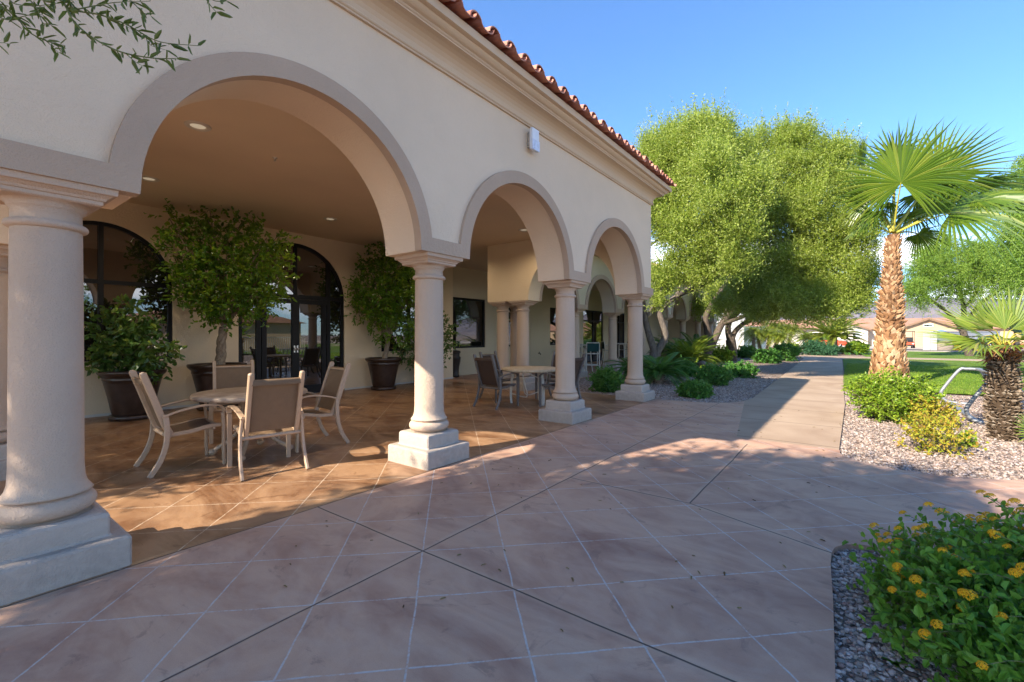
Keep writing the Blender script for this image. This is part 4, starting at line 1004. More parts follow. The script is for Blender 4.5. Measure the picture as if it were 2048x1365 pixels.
def cycad(label, loc, n, L, mat, trunk_h=.25, tr=.14, rise=(.2, 1.3), fall=.55, ll=.20, nl=30, group='sago palms in the garden beds', name='sago_palm', lw=.026, cat='sago palm'):
    t = thing(name, label, cat, loc, group)
    if trunk_h > 0:
        m = MB(); m.lathe((0,0,0), [(tr*1.05,-.05),(tr*1.1,trunk_h*.4),(tr,trunk_h),(tr*.5,trunk_h+.08)], 14); boots(m, 0, 0, 0, trunk_h, tr*1.05, tr, max(2, int(trunk_h/.06)), 12, .07, .06, 1.2, (0,0), .3, .6); m.build('trunk', M['boots_dark'], t)
    m = MB()
    for i in range(n):
        a = 2.4*i + random.uniform(-.2, .2); q = i/n; pinnate(m, (0, 0, trunk_h+.04), a, L*random.uniform(.85, 1.1), rise[0]+(rise[1]-rise[0])*q, fall*random.uniform(.8, 1.2), nl, ll*L, lw*max(1, L), .6)
    m.build('fronds', M[mat], t); return t
def at(px, depth, z=GZ): p = P(px, HZ, depth); return (p[0], p[1], z)
cycad('dark sago palm spreading low behind the last front column', at(1318, 13.6), 36, 1.15, 'cycad', .25, .14, (.10, 1.1))
cycad('dark sago palm fronds left of the last front column', at(1268, 15.2), 30, 1.0, 'cycad', .2, .13, (.1, 1.0))
cycad('sunlit bright green sago palm in front of the second garden tree', at(1378, 19.0), 40, 1.45, 'cycad_bright', .35, .16, (.25, 1.3))
cycad('dark sago palm against the wing arcade, behind the forked tree trunk', at(1346, 22.5), 34, 1.35, 'cycad', .45, .16, (.2, 1.2))
cycad('dark shaded sago palm behind the sunlit one', at(1392, 24.5), 30, 1.4, 'cycad', .5, .16, (.2, 1.3))
cycad('tall trunked sago palm with golden fronds on the gravel island', at(1665, 34.5), 46, 2.35, 'date', 1.25, .30, (.05, 1.15), .40, lw=.03)
cycad('low feathery palm at the foot of the tall golden one', at(1690, 34.0), 26, 1.5, 'cycad', .1, .2, (.2, 1.0), .5, lw=.03)
cycad('small palm left of the tall golden one, in front of the house', at(1620, 38.5), 22, 1.7, 'cycad_bright', 1.15, .15, (-.1, .9), .55, lw=.035)
cycad('little yellowish palm sprouting behind the blue-green mound', at(1612, 37.0), 20, 1.2, 'date', .2, .12, (.2, 1.1), .5, lw=.03)
def date_cluster(px, depth, h, lean, label, n=44, L=1.15):
    p = at(px, depth); t = thing('date_palm', label, 'palm tree', p, 'clumped small date palms by the path')
    m = MB(); tx = lean[0]; m.tube(curve([(0,0,-.05),(tx*.3,0,h*.35),(tx*.75,lean[1]*.5,h*.75),(tx,lean[1],h)], 5), lerp_list(.13, .085, 16), 9); boots(m, 0, 0, .05, h-.1, .125, .09, 16, 9, .10, .06, 1.0, (tx, lean[1]), .4, .7); m.build('trunk', M['boots_dark'], t)
    m = MB()
    for i in range(n): pinnate(m, (tx, lean[1], h), 2.4*i, L*random.uniform(.8, 1.1), .95-1.1*i/n, .75, 26, .26*L, .022, .4)
    m.build('fronds', M['date'], t)
date_cluster(1508, 33.0, 1.75, (-.05, 0), 'small date palm with a straight pale trunk, leftmost of the clump')
date_cluster(1522, 33.5, 1.5, (-.25, .2), 'small date palm with dark trunk second from the left of the clump')
date_cluster(1533, 33.0, 1.55, (.25, 0), 'small date palm leaning right in the middle of the clump')
date_cluster(1542, 32.6, 1.35, (.55, .1), 'small date palm leaning farthest right of the clump, nearest the path')
date_cluster(1553, 35.0, 2.1, (-.15, 0), 'taller date palm with yellowing fronds left of the white garage wall')
date_cluster(1563, 35.6, 2.0, (.2, .2), 'yellowish date palm between two others by the white garage wall')
date_cluster(1570, 35.0, 1.85, (.5, 0), 'yellowish date palm leaning over the curve of the far path')

# ================================================================== TREES
def tree(label, base, limbs, clumps, total, leafmat_, barkm, L, W, name='olive_tree', cat='tree', group=None, twig=.4, K=10, up=.5, shell=.45, droop=0., extra=True, flat=1.0, tufts=0, sprigs=0):
    """limbs: list of (points, r0, r1); crown of leafy twigs round the clumps, carried by limbs reaching each clump"""
    t = thing(name, label, cat, base, group)
    m = MB(); nodes = []
    for pts, r0, r1 in limbs:
        c = curve(pts, 6); m.tube(c, lerp_list(r0, r1, len(c)), 11); nodes += [(q, lerp_list(r0, r1, len(c))[i]) for i, q in enumerate(c)]
    if extra:
        nn = np.array([q for q, r in nodes]); zmin = base[2] + .4*(max(q[2] for q in nn)-base[2])
        for c in clumps:
            e = np.array(c[:3]); dist = np.linalg.norm(nn-e, axis=1) + 5*(nn[:, 2] < zmin); k = int(np.argmin(dist)); s0 = nn[k]; r = min(nodes[k][1]*.7, .07)
            mid = (s0+e)/2 + np.array([random.uniform(-.2,.2), random.uniform(-.2,.2), random.uniform(-.05,.25)])
            m.tube(curve([s0, mid, e], 5), lerp_list(r, .012, 11), 6)
            for q in range(3):
                e2 = e + rnd_dir(1)[0]*c[3]*.8; m.tube([e, (e+e2)/2+np.array([0,0,.05]), e2], [.014, .009, .004], 4)
    m.build('trunk', barkm, t, base)
    cc = scatter_clumps(clumps, tufts) if tufts else clumps
    (V, F), b, td, tl = clump_leaves(cc, total, L, W, up=up, twig=twig, K=K, shell=shell, droop=droop, flat=flat)
    if sprigs:      # long young shoots standing out of the crown
        zs = np.array([c[2]+c[3] for c in clumps]); hi = [c for c, z in zip(clumps, zs) if z > np.percentile(zs, 45)]
        sp_ = [(c[0]+random.gauss(0, .5)*c[3], c[1]+random.gauss(0, .5)*c[3], c[2]+c[3]*random.uniform(.1, .75), .06) for c in hi for _ in range(sprigs)]
        (V2, F2), *_r = clump_leaves(sp_, 22*len(sp_)*2, L*1.1, W*1.35, up=2.6, twig=.8, K=22, shell=.2)
        F = np.concatenate([F, F2+len(V)]); V = np.concatenate([V, V2])
    np_mesh('crown', V, F, leafmat_, t, False, base)
    return t
def T_(px, py, d): return P(px, py, d)
# forked tree close behind the building's corner
d1 = 16.8
b1 = T_(1312, 671, d1); b1[2] = GZ; base1 = tuple(b1)
limbs1 = [([b1+[0,0,-.1], T_(1309,725,d1), T_(1311,706,d1)], .24, .20),
          ([T_(1311,710,d1), T_(1300,676,d1), T_(1291,640,d1), T_(1285,600,d1-.1), T_(1280,560,d1-.3), T_(1290,500,d1-.2)], .135, .07),
          ([T_(1311,710,d1), T_(1326,684,d1), T_(1331,668,d1), T_(1323,640,d1), T_(1320,622,d1), T_(1338,605,d1), T_(1356,592,d1), T_(1388,577,d1-.8), T_(1430,556,d1-1.6), T_(1470,520,d1-2)], .135, .06),
          ([T_(1353,594,d1), T_(1358,575,d1), T_(1356,548,d1), T_(1370,480,d1)], .07, .045),
          ([T_(1356,592,d1), T_(1390,560,d1-.2), T_(1400,500,d1)], .06, .04), ([T_(1290,640,d1), T_(1306,612,d1-.2), T_(1330,570,d1-.4)], .05, .03)]
def ct(px, py, d, r): return cl(px, py, d, r)
k1 = [ct(1330,318,15.7,48), ct(1300,353,15.5,41), ct(1370,287,14.6,41), ct(1420,287,14.9,44), ct(1400,328,14.4,57), ct(1450,324,15.0,46), ct(1350,398,15.3,52), ct(1420,408,14.4,60), ct(1340,478,15.1,45), ct(1400,478,14.2,50), ct(1460,428,15.2,52),
      ct(1360,538,15.2,40), ct(1325,568,14.9,29), ct(1440,508,14.8,46), ct(1480,368,15.4,45), ct(1400,553,14.4,29), ct(1345,274,15.9,23), ct(1432,267,14.9,20), ct(1395,262,14.8,19), ct(1318,608,14.8,14), ct(1300,299,15.9,23), ct(1290,408,15.3,31), ct(1330,438,15.1,34), ct(1450,408,12.6,45), ct(1480,463,12.6,40), ct(1495,383,13,41), ct(1425,338,12.8,38), ct(1470,528,13,31)]
tree('large bright olive tree with a forked grey trunk just past the building corner', base1, limbs1, k1, 270000, M['olive'], M['trunk_grey'], .082, .030, group='olive trees along the path', up=.8, twig=.46, tufts=13, sprigs=6)
d2 = 22.5
b2 = T_(1411, 671, d2); b2[2] = GZ; base2 = tuple(b2)
limbs2 = [([b2+[0,0,-.1], T_(1411,722,d2), T_(1414,708,d2)], .34, .28),
          ([T_(1413,712,d2), T_(1417,690,d2), T_(1415,660,d2), T_(1411,640,d2), T_(1418,620,d2), T_(1440,585,d2), T_(1470,540,d2)], .20, .10),
          ([T_(1414,708,d2), T_(1424,690,d2), T_(1434,668,d2), T_(1446,645,d2), T_(1468,620,d2-.3), T_(1500,590,d2-1.6), T_(1550,540,d2-3.4), T_(1600,480,d2-5)], .20, .09),
          ([T_(1446,648,d2), T_(1480,636,d2-.8), T_(1520,618,d2-2.2), T_(1580,592,d2-4), T_(1640,560,d2-6)], .10, .05), ([T_(1440,655,d2), T_(1462,600,d2), T_(1490,500,d2)], .10, .06)]
k2 = [ct(1530,324,17.1,53), ct(1590,303,16.6,40), ct(1600,354,16.3,58), ct(1660,334,16.1,44), ct(1540,404,17.1,62), ct(1620,424,16.1,67), ct(1680,404,15.7,48), ct(1560,474,16.7,62), ct(1650,484,15.9,63), ct(1705,464,15.5,39), ct(1500,464,17.6,51),
      ct(1600,544,16.1,56), ct(1680,554,15.7,51), ct(1530,544,17.1,51), ct(1480,574,18.1,42), ct(1640,594,15.9,42), ct(1705,574,15.5,37), ct(1560,604,16.7,35), ct(1690,614,15.5,28), ct(1600,275,16.6,21), ct(1520,284,17.1,23), ct(1570,281,16.8,23), ct(1690,309,15.9,21), ct(1640,303,16.3,27), ct(1490,322,17.6,32), ct(1725,524,15.4,28), ct(1440,614,18.6,26), ct(1620,624,15.9,30), ct(1720,604,15.5,19), ct(1510,634,16.9,21), ct(1600,620,15.5,36), ct(1540,625,16.5,30), ct(1670,625,15.2,28), ct(1715,600,15.2,28), ct(1500,610,17.5,30), ct(1650,600,15.4,40), ct(1575,600,16,38), ct(1735,560,15.2,24), ct(1730,470,15.4,30), ct(1720,400,15.6,30)]
tree('widest olive tree with two leaning trunks whose crown hangs low over the path', base2, limbs2, k2, 330000, M['olive'], M['trunk'], .082, .030, group='olive trees along the path', up=.75, twig=.46, tufts=13, sprigs=5)
d3 = 25.5
b3 = T_(1463, 671, d3); b3[2] = GZ; base3 = tuple(b3)
limbs3 = [([b3+[0,0,-.1], T_(1463,700,d3), T_(1461,680,d3)], .30, .26),
          ([T_(1462,690,d3), T_(1456,660,d3), T_(1462,640,d3), T_(1490,610,d3), T_(1500,570,d3)], .18, .09),
          ([T_(1462,684,d3), T_(1470,664,d3), T_(1490,646,d3), T_(1520,632,d3-.6), T_(1560,612,d3-1.4), T_(1610,590,d3-2.4)], .16, .06)]
k3 = [ct(1480,580,24.0,50), ct(1530,590,23.5,46), ct(1440,560,25.0,50), ct(1580,600,23.0,36), ct(1625,600,22.5,30), ct(1500,540,24.0,50), ct(1420,620,25.5,30), ct(1550,560,23.5,44), ct(1600,570,23.0,40), ct(1545,632,23.0,14), ct(1600,630,22.6,16)]
tree('olive tree farthest along the bed, with one long low limb reaching right', base3, limbs3, k3, 60000, M['olive'], M['trunk'], .13, .05, group='olive trees along the path', up=.4, twig=.5, tufts=10)
# leafy dark mass between the wing and the white building
k = [ct(1400,620,33,26), ct(1390,590,34,34), ct(1415,640,32.5,18), ct(1370,610,33,24)]
bb = (*at(1396, 33)[:2], GZ); tree('dark green bushy tree between the wing arcade and the white building', bb, [([np.array(bb), np.array(bb)+[0,0,1.2], np.array(bb)+[0,0,3]], .14, .08)], k, 14000, M['shrub_dark'], M['trunk'], .13, .06, name='bushy_tree', up=.2, twig=.5)
# mesquites on the right
d4 = 31.0
b4 = T_(1940, 671, d4); b4[2] = -.05
limbs4 = [([b4+[0,0,-.1], T_(1934,690,d4), T_(1925,660,d4)], .24, .19), ([T_(1926,664,d4), T_(1905,635,d4), T_(1878,612,d4), T_(1850,590,d4), T_(1830,560,d4)], .14, .05),
          ([T_(1927,664,d4), T_(1928,620,d4), T_(1922,590,d4), T_(1918,540,d4)], .18, .06), ([T_(1928,655,d4), T_(1955,615,d4), T_(1985,590,d4), T_(2020,570,d4)], .16, .06), ([T_(1924,620,d4), T_(1950,590,d4), T_(1965,545,d4)], .10, .05)]
k4 = [ct(1838,560,d4-1,34), ct(1822,585,d4-1.5,26), ct(1860,530,d4-1,42), ct(1905,515,d4,46), ct(1880,560,d4-1,40), ct(1935,545,d4-.5,42), ct(1960,520,d4,40), ct(1985,560,d4-.5,38), ct(1910,585,d4-1,30), ct(2010,530,d4,42), ct(1850,600,d4-1.4,16), ct(1960,585,d4-1,26), ct(2015,580,d4,26), ct(1990,500,d4,34), ct(1845,505,d4,24), ct(2050,540,d4,40), ct(1890,480,d4+.5,30)]
tree('bright green feathery mesquite tree behind the lawn, with dark spreading limbs', tuple(b4), limbs4, k4, 110000, M['mesquite'], M['trunk'], .12, .045, name='mesquite_tree', up=.1, twig=.6, droop=.5, K=12, tufts=9)
d5 = 24.0
b5 = T_(2120, 671, d5); b5[2] = -.05
k5 = [ct(2045,360,d5,34), ct(2050,410,d5,44), ct(2035,450,d5-.4,40), ct(2060,480,d5,50), ct(2030,500,d5-.5,36), ct(2045,550,d5-.5,34), ct(2035,590,d5-.6,22), ct(2110,400,d5,70), ct(2110,500,d5,70), ct(2100,320,d5,40), ct(2070,330,d5,26)]
tree('tall feathery mesquite tree cut off by the right edge', tuple(b5), [([b5+[0,0,-.1], T_(2115,600,d5), T_(2110,480,d5), T_(2100,400,d5)], .3, .1)], k5, 60000, M['mesquite'], M['trunk'], .12, .045, name='mesquite_tree', up=.1, twig=.55, droop=.4, tufts=9)

# ---- olive beside the camera: only its branch tips hang into the picture; its crown shades the paving
ob = np.array([-3.0, -4.6, 0.0])
shade = thing('olive_tree', 'olive tree whose slender leafy twigs hang before the wall, upper left corner', 'tree', tuple(ob), 'olive trees along the path')
m = MB()
m.tube(curve([ob+[0,0,-.1], ob+[.1,.1,1.0], ob+[-.1,.3,2.2], ob+[.2,.6,3.6], ob+[.3,.9,5.2]], 6), lerp_list(.22, .10, 25), 12)
SH = []
for i in range(5):
    for j in range(6):
        x, y = -4.55+1.0*i+random.uniform(-.2,.2), -7.0+1.02*j+random.uniform(-.2,.2)
        if not (i == 0 and j > 3): SH.append((x, y, 5.2+random.uniform(-.5,.5)-.25*abs(i-2)*.5, random.uniform(.75, 1.0)*(.34 if (j >= 4 and i >= 3) else .5 if i == 4 else .62 if j >= 4 else 1)))
SH += [(-5.05,-5.7,5.1,.65), (-5.15,-6.9,5.7,.7), (-5.2,-7.8,6.3,.8), (-4.3,-7.9,6.0,.9), (-3.2,-5.2,6.3,1.1), (-3.0,-4.4,6.2,.9), (-3.6,-6.6,6.2,1.1), (-1.4,-5.4,6.2,1.0), (.1,-5.2,5.4,.7), (.0,-6.6,5.6,1.0)]
SH = [(x, y, z, r) for x, y, z, r in SH]
for x, y, z, r in SH: m.tube(curve([ob+[.1,.4,2.6], (ob+[.1,.4,2.6]+np.array([x,y,z]))/2+[0,0,.3], np.array([x,y,z])], 4), lerp_list(.09, .015, 9), 7)
# branch leading to the visible twigs
br = [ob+[-.1,.3,2.4], np.array([-3.25,-2.6,3.6]), np.array([-2.95,-1.1,3.65]), np.array([-2.75,-.25,3.45])]
m.tube(curve(br, 6), lerp_list(.07, .02, 19), 8)
m.build('trunk', M['trunk'], shade, ob)
(V, F), _, _, _ = clump_leaves(SH, 78000, .14, .065, up=.4, twig=.45, K=10, shell=.1)
np_mesh('crown', V, F, M['olive'], shade, False, ob)
tw, LP, LD, LN, LL = MB(), [], [], [], []
def hang(pts, n, r=.005, Ls=.058):
    c = curve(pts, 8); c = [np.array(q) for q in c]; tw.tube(c, lerp_list(r, r*.3, len(c)), 6)
    n = max(4, int(n*.74))
    for i in range(n):
        t = .04 + .96*i/(n-1); q = t*(len(c)-1); k = min(len(c)-2, int(q)); p = c[k]+(c[k+1]-c[k])*(q-k); tg = norm(c[k+1]-c[k]); a = (i*2.4)
        ref = norm(np.cross(tg, UP)); r2 = np.cross(tg, ref)
        for s in ((0, 1) if i % 2 else (0,)):
            o = ref*cos(a+pi*s)+r2*sin(a+pi*s); d = norm(o*.8+tg*random.uniform(.2, .9)+UP*random.uniform(-.35, .15)); LP.append(p); LD.append(d); LN.append(norm(rnd_dir(1)[0]*.7+UP*.6)); LL.append(Ls*random.uniform(.55, 1.2))
DB = 1.95
b = lambda x, y, d=DB: P(x, y, d)
hang([br[-1], b(40,-40), b(120,0), b(145,40), b(180,72), b(235,102), b(300,116), b(352,118)], 46, .006)
hang([b(120,-30), b(135,-5), b(150,20), b(200,30), b(250,48), b(272,60), b(320,84), b(395,92)], 40, .005)
hang([br[-1], b(-30,-30), b(0,10), b(30,30), b(55,62), b(92,82), b(130,92)], 34, .005)
hang([b(-40,30), b(0,36), b(20,40), b(60,30), b(85,30)], 14, .003)
hang([b(220,-30), b(262,2), b(285,25), b(300,30)], 14, .003)
hang([b(150,20), b(190,12), b(235,5), b(300,3)], 16, .003)
hang([b(400,-30), b(425,0), b(452,3)], 8, .003); hang([b(405,-12), b(420,10), b(432,24)], 5, .003)
hang([b(92,82), b(105,94), b(116,105)], 6, .002); hang([b(-30,90), b(0,86), b(18,88)], 6, .002); hang([b(250,106), b(268,122), b(284,132)], 5, .002)
hang([b(290,70), b(300,90), b(330,100)], 8, .002); hang([b(200,30), b(225,40), b(262,58)], 8, .002); hang([b(60,0), b(75,20), b(85,45), b(100,50)], 14, .003); hang([b(10,-10), b(30,8), b(70,12), b(110,8)], 12, .003)
tw.build('hanging_twigs', plain('green_twig', (.13, .15, .06), .7, .2), shade, ob)
V, F = leaf_arrays(np.array(LP), np.array(LD), np.array(LN), np.array(LL), np.array(LL)*.27, .2, .12)
np_mesh('hanging_leaves', V, F, M['olive_near'], shade, False, ob)
# unseen tree added past the near end of the arcade to shade its end arches
ob2 = np.array([-8.3, -3.9, 0.0])
K2 = [(-6.95,-2.9,2.3,.72), (-6.95,-2.9,3.2,.6), (-7.45,-2.9,2.2,.8), (-8.8,-2.6,2.6,1.1), (-7.45,-3.0,3.5,.85), (-8.7,-2.8,4.1,1.2), (-7.9,-3.1,4.9,.95), (-9.8,-2.6,3.4,1.2), (-9.6,-2.8,5.1,1.2), (-8.8,-3.2,5.7,1.1), (-10.3,-2.5,2.2,1.1), (-7.9,-3.6,5.8,.9), (-7.4,-2.4,1.2,.7)]
tree('added unseen olive tree shading the near end of the arcade', tuple(ob2), [([ob2+[0,0,-.1], ob2+[.1,.2,1.2], ob2+[.2,.5,2.6]], .2, .13)], K2, 48000, M['olive'], M['trunk'], .12, .05, group='olive trees along the path', up=.3, shell=.15)

# ================================================================== SHRUBS
def shrub(label, px, depth, wpx, hpx, n, mat, L=.05, W=.032, name='shrub', cat='shrub', group='low shrubs in the gravel beds', sprigs=True, yaw=0, flat=None, extra=None):
    x, y, _ = at(px, depth); k = depth/FPX; rx, h = wpx*k/2, hpx*k
    if 'shrub_dark' == mat or depth > 14: rx *= .80; h *= .85
    t = thing(name, label, cat, (x, y, GZ), group)
    cs = []
    for i in range(26):
        a = random.uniform(0, 2*pi); q = sqrt(random.random())*.72; z = random.uniform(.18, .80)*(1-.45*q*q)
        cs.append((rx*q*cos(a), rx*.85*q*sin(a), h*z, min(rx, h)*random.uniform(.22, .40)))
    (V, F), b, td, tl = clump_leaves(cs, int(n*1.05), L*(1.15 if depth < 9 else 1.45), W*(1.35 if depth < 9 else 1.8), up=.4, twig=min(.16, h*.3), K=6, shell=.5, big=True)
    V[:, 2] = np.maximum(V[:, 2], .005)
    np_mesh('foliage', V, F, M[mat], t)
    if depth < 14: twig_mesh('twigs', b, td, tl, .0022, M['twig'], t)
    m = MB()
    for i in range(16):
        c = cs[i]; m.tube(curve([(random.uniform(-.06, .06), random.uniform(-.06, .06), -.02), (c[0]*.5, c[1]*.5, c[2]*.55), c[:3]], 4), lerp_list(.010, .004, 9), 5)
    m.build('stems', M['twig'], t); return t
shrub('dark green shrub at the foot of the last front column, on its left', 1214, 11.6, 84, 52, 3600, 'shrub_dark', .045, .03)
shrub('dark green shrub nearest the front edge of the gravel bed', 1392, 10.5, 88, 34, 3600, 'shrub_dark', .045, .03)
shrub('rounded dark green shrub just behind the front one', 1426, 13.0, 76, 40, 3400, 'shrub_dark', .048, .03)
shrub('dark green shrub between the low sago palm and the rounded shrub', 1371, 15.8, 60, 36, 2600, 'shrub_dark', .05, .034)
shrub('flat dark green shrub beside the path, with a lighter right tip', 1480, 15.6, 84, 30, 3000, 'shrub_dark', .05, .034)
shrub('bright yellow-green shrub right of the leaning tree trunk', 1446, 24.0, 54, 36, 2600, 'shrub_bright', .07, .05)
shrub('dark shrub at the base of the farthest olive tree', 1491, 29.0, 50, 26, 2200, 'shrub_dark', .075, .05)
shrub('large dark shrub bulging towards the path edge', 1534, 23.5, 62, 34, 3000, 'shrub_dark', .065, .042)
shrub('tall dark shrub with sunlit right side on the bend of the path', 1572, 25.5, 56, 38, 3000, 'shrub_dark', .065, .042)
shrub('small sunlit shrub lying against the flat dark one', 1415, 17.5, 46, 14, 900, 'shrub_bright', .05, .034)
shrub('large bright green shrub spread in front of the tall fan palm', 1790, 7.75, 146, 84, 9000, 'shrub_bright', .040, .028)
shrub('yellow tipped shrub crowding the right side of the bright green one', 1862, 7.2, 74, 56, 1900, 'shrub_yellow', .036, .023)
shrub('thin straggly yellow and brown shrub on the pink gravel', 1868, 5.6, 120, 70, 1300, 'shrub_yellow', .032, .019)
shrub('low green and yellow sprig shrub on the gravel right of the straggly one', 1925, 5.9, 60, 26, 380, 'shrub_bright', .032, .02)
shrub('big blue-green spreading mound where the paths meet', 1640, 32.0, 84, 32, 5200, 'juniper', .10, .03)
shrub('rounded yellow-green shrub at the right end of the gravel island', 1714, 33.5, 46, 30, 2600, 'shrub_bright', .10, .065)
shrub('low shrub in front of the white garage wall', 1586, 50, 20, 9, 700, 'shrub_bright', .14, .09)
shrub('low bush of orange-yellow flowers in front of the grey wall', 1925, 43.0, 64, 22, 2600, 'shrub_yellow', .14, .09)
shrub('greyish green bush between the grey wall and the shaggy palm', 1975, 42.0, 60, 40, 2000, 'mesquite', .14, .08)
shrub('small yellow flowering bush behind the black light post', 1972, 41.0, 26, 12, 500, 'shrub_yellow', .13, .08)
# lantana in the near corner
lx, ly = 1.10, 2.98
lan = thing('lantana_bush', 'flowering lantana bush with orange-yellow flower heads in the near corner bed', 'flowering bush', (lx, ly, GZ))
dome = lambda q: .08+.44*(1-.78*q**2.2)
cs = []
for i in range(150):
    a = random.uniform(0, 2*pi); q = sqrt(random.random()); cs.append((q*.98*cos(a), q*.90*sin(a), dome(q)*random.uniform(.35, .95), random.uniform(.06, .11)))
(V, F), lb, ltd, ltl = clump_leaves(cs, 15000, .043, .030, up=.4, twig=.13, K=6, shell=.3, big=True)
V[:, 2] = np.maximum(V[:, 2], .004); np_mesh('foliage', V, F, M['lantana'], lan); twig_mesh('twigs', lb, ltd, ltl, .0016, plain('lantana_twig', (.16, .20, .06), .7, .2), lan)
m = MB(); LS = plain('lantana_stem', (.20, .19, .07), .7, .2); stem_m = m
for i in range(90):
    c = cs[i]; m.tube(curve([(c[0]*.15+random.uniform(-.05,.05), c[1]*.15, 0), (c[0]*.55, c[1]*.55, c[2]*.8), (c[0]*1.0, c[1]*1.0, c[2]*1.05)], 4), lerp_list(.0055, .002, 9), 5)
# long sprays reaching out of the bush, each with paired leaves and a head at the tip
tips = []; SP, SD, SN, SL = [], [], [], []
for i in range(99):
    a = random.uniform(0, 2*pi) if i > 88 else random.uniform(pi*.55, pi*1.45); q = sqrt(random.uniform(.12, 1.0)); b0 = np.array([q*.8*cos(a), q*.75*sin(a), dome(q*.9)*.9]); d = norm(np.array([cos(a)*(.3+.9*q), sin(a)*(.3+.9*q), random.uniform(.15, .95)*(1.25-q*.75)])); L_ = random.uniform(.2, .34)
    pts = curve([b0, b0+d*L_*.55+UP*.02, b0+d*L_-UP*.01], 4); m.tube(pts, lerp_list(.0030, .0014, 9), 5)
    for k in range(7):
        p = pts[1+k]; r0 = norm(np.cross(d, UP)); r1 = np.cross(r0, d); o = r0*cos(k*1.57)+r1*sin(k*1.57)
        for sg in (-1, 1): SP.append(p); SD.append(norm(o*sg+d*.45)); SN.append(norm(UP+d*.2+rnd_dir(1)[0]*.3)); SL.append(.045*(1.15-.09*k)*random.uniform(.8, 1.15))
    tips.append((pts[-1], norm(d*.5+UP*.7)))
V, F = leaf_arrays(np.array(SP), np.array(SD), np.array(SN), np.array(SL), np.array(SL)*.62, .22, .18); np_mesh('spray_leaves', V, F, M['lantana'], lan)
m.build('stems', LS, lan)
def flower_mesh(rr, nf):
    PV, PF = [], []
    for k in range(nf):
        t = (k+.5)/nf; th = math.acos(1-.95*t); ph = 2.4*k; n_ = np.array([sin(th)*cos(ph), sin(th)*sin(ph), cos(th)]); p = n_*rr*np.array([1, 1, .75]); u = norm(np.cross(n_, [.31, .22, .15])); v = np.cross(n_, u); s_ = rr*random.uniform(.26, .34)
        for c4 in range(4):
            an = c4*pi/2+ph; d = u*cos(an)+v*sin(an); e = -u*sin(an)+v*cos(an); o = len(PV)
            PV += [p, p+d*s_*.8+e*s_*.55+n_*.002, p+d*s_*1.15, p+d*s_*.8-e*s_*.55+n_*.002]; PF.append((o, o+1, o+2, o+3))
    me = bpy.data.meshes.new('flower_head'); me.from_pydata([tuple(q) for q in PV], [], PF); me.update(); me.materials.append(M['flower']); return me
fmesh = [flower_mesh(random.uniform(.015, .020), n) for n in (16, 20, 24, 22)]
for i, (p, ax) in enumerate(tips):
    o = bpy.data.objects.new('flower_head', fmesh[i % 4]); COL.objects.link(o); o.parent = lan; o.location = tuple(p); k = random.uniform(.8, 1.25); o.scale = (k, k, k)
    z = norm(ax); x = norm(np.cross([.2, .9, .3], z)); y = np.cross(z, x)
    import mathutils
    o.rotation_euler = mathutils.Matrix((x, y, z)).transposed().to_euler()

# ================================================================== LOOSE STONES AND GRASS
def stones(name, n, sampler, size, mat, z=GZ, seed=3):
    r = np.random.default_rng(seed)
    ico = np.array([(0,0,1),(.894,0,.447),(.276,.851,.447),(-.724,.526,.447),(-.724,-.526,.447),(.276,-.851,.447),(.724,.526,-.447),(-.276,.851,-.447),(-.894,0,-.447),(-.276,-.851,-.447),(.724,-.526,-.447),(0,0,-1)])
    fc = np.array([(0,1,2),(0,2,3),(0,3,4),(0,4,5),(0,5,1),(1,6,2),(2,7,3),(3,8,4),(4,9,5),(5,10,1),(6,7,2),(7,8,3),(8,9,4),(9,10,5),(10,6,1),(11,7,6),(11,8,7),(11,9,8),(11,10,9),(11,6,10)])
    xy = sampler(n, r); n = len(xy); s = size*(.55+.9*r.random(n)**1.6)
    sc = np.stack([s*(.8+.6*r.random(n)), s*(.6+.5*r.random(n)), s*(.38+.35*r.random(n))], 1)
    V = ico[None]*(.8+.4*r.random((n, 12, 1)))*sc[:, None, :]
    a, b_ = r.random(n)*2*pi, r.normal(size=n)*.35
    cb, sb = np.cos(b_)[:, None], np.sin(b_)[:, None]; x, y, zz = V[..., 0], V[..., 1], V[..., 2]; x, zz = x*cb-zz*sb, x*sb+zz*cb
    ca, sa = np.cos(a)[:, None], np.sin(a)[:, None]; x, y = x*ca-y*sa, x*sa+y*ca
    V = np.stack([x+xy[:, :1], y+xy[:, 1:2], zz + z + (sc[:, 2]*(.15+.55*r.random(n)))[:, None]], -1).reshape(-1, 3)
    F = (fc[None]+np.arange(n)[:, None, None]*12).reshape(-1, 3)
    return struct(np_mesh(name, V, F, mat), 'stuff')
def inpoly(P_, poly_):
    x, y = P_[:, 0], P_[:, 1]; ins = np.zeros(len(P_), bool); n = len(poly_); j = n-1
    for i in range(n):
        (xi, yi), (xj, yj) = poly_[i], poly_[j]
        c = ((yi > y) != (yj > y)) & (x < (xj-xi)*(y-yi)/(yj-yi+1e-12)+xi); ins ^= c; j = i
    return ins
def region(x0, x1, y0, y1, near=0, power=1.0):
    def f(n, r):
        q = np.stack([x0+(x1-x0)*r.random(n), y0+(y1-y0)*r.random(n)**power], 1)
        return q[~inpoly(q, patio_pts) & ~inpoly(q, path_pts)]
    return f
stones('gravel', 15000, region(-.2, 2.0, 1.3, 4.6), .0125, M['stones_dark'])
stones('gravel', 38000, region(-.25, 5.5, 6.1, 15.0, power=1.6), .0135, M['stones'], seed=5)
stones('gravel', 22000, region(-7.1, -1.6, 9.9, 17.5, power=1.4), .016, M['stones'], seed=6)
def blades(n, r):
    xy = np.stack([-.3+12*r.random(n), 15.15+13*r.random(n)**1.4], 1); return xy[~inpoly(xy, path_pts)]
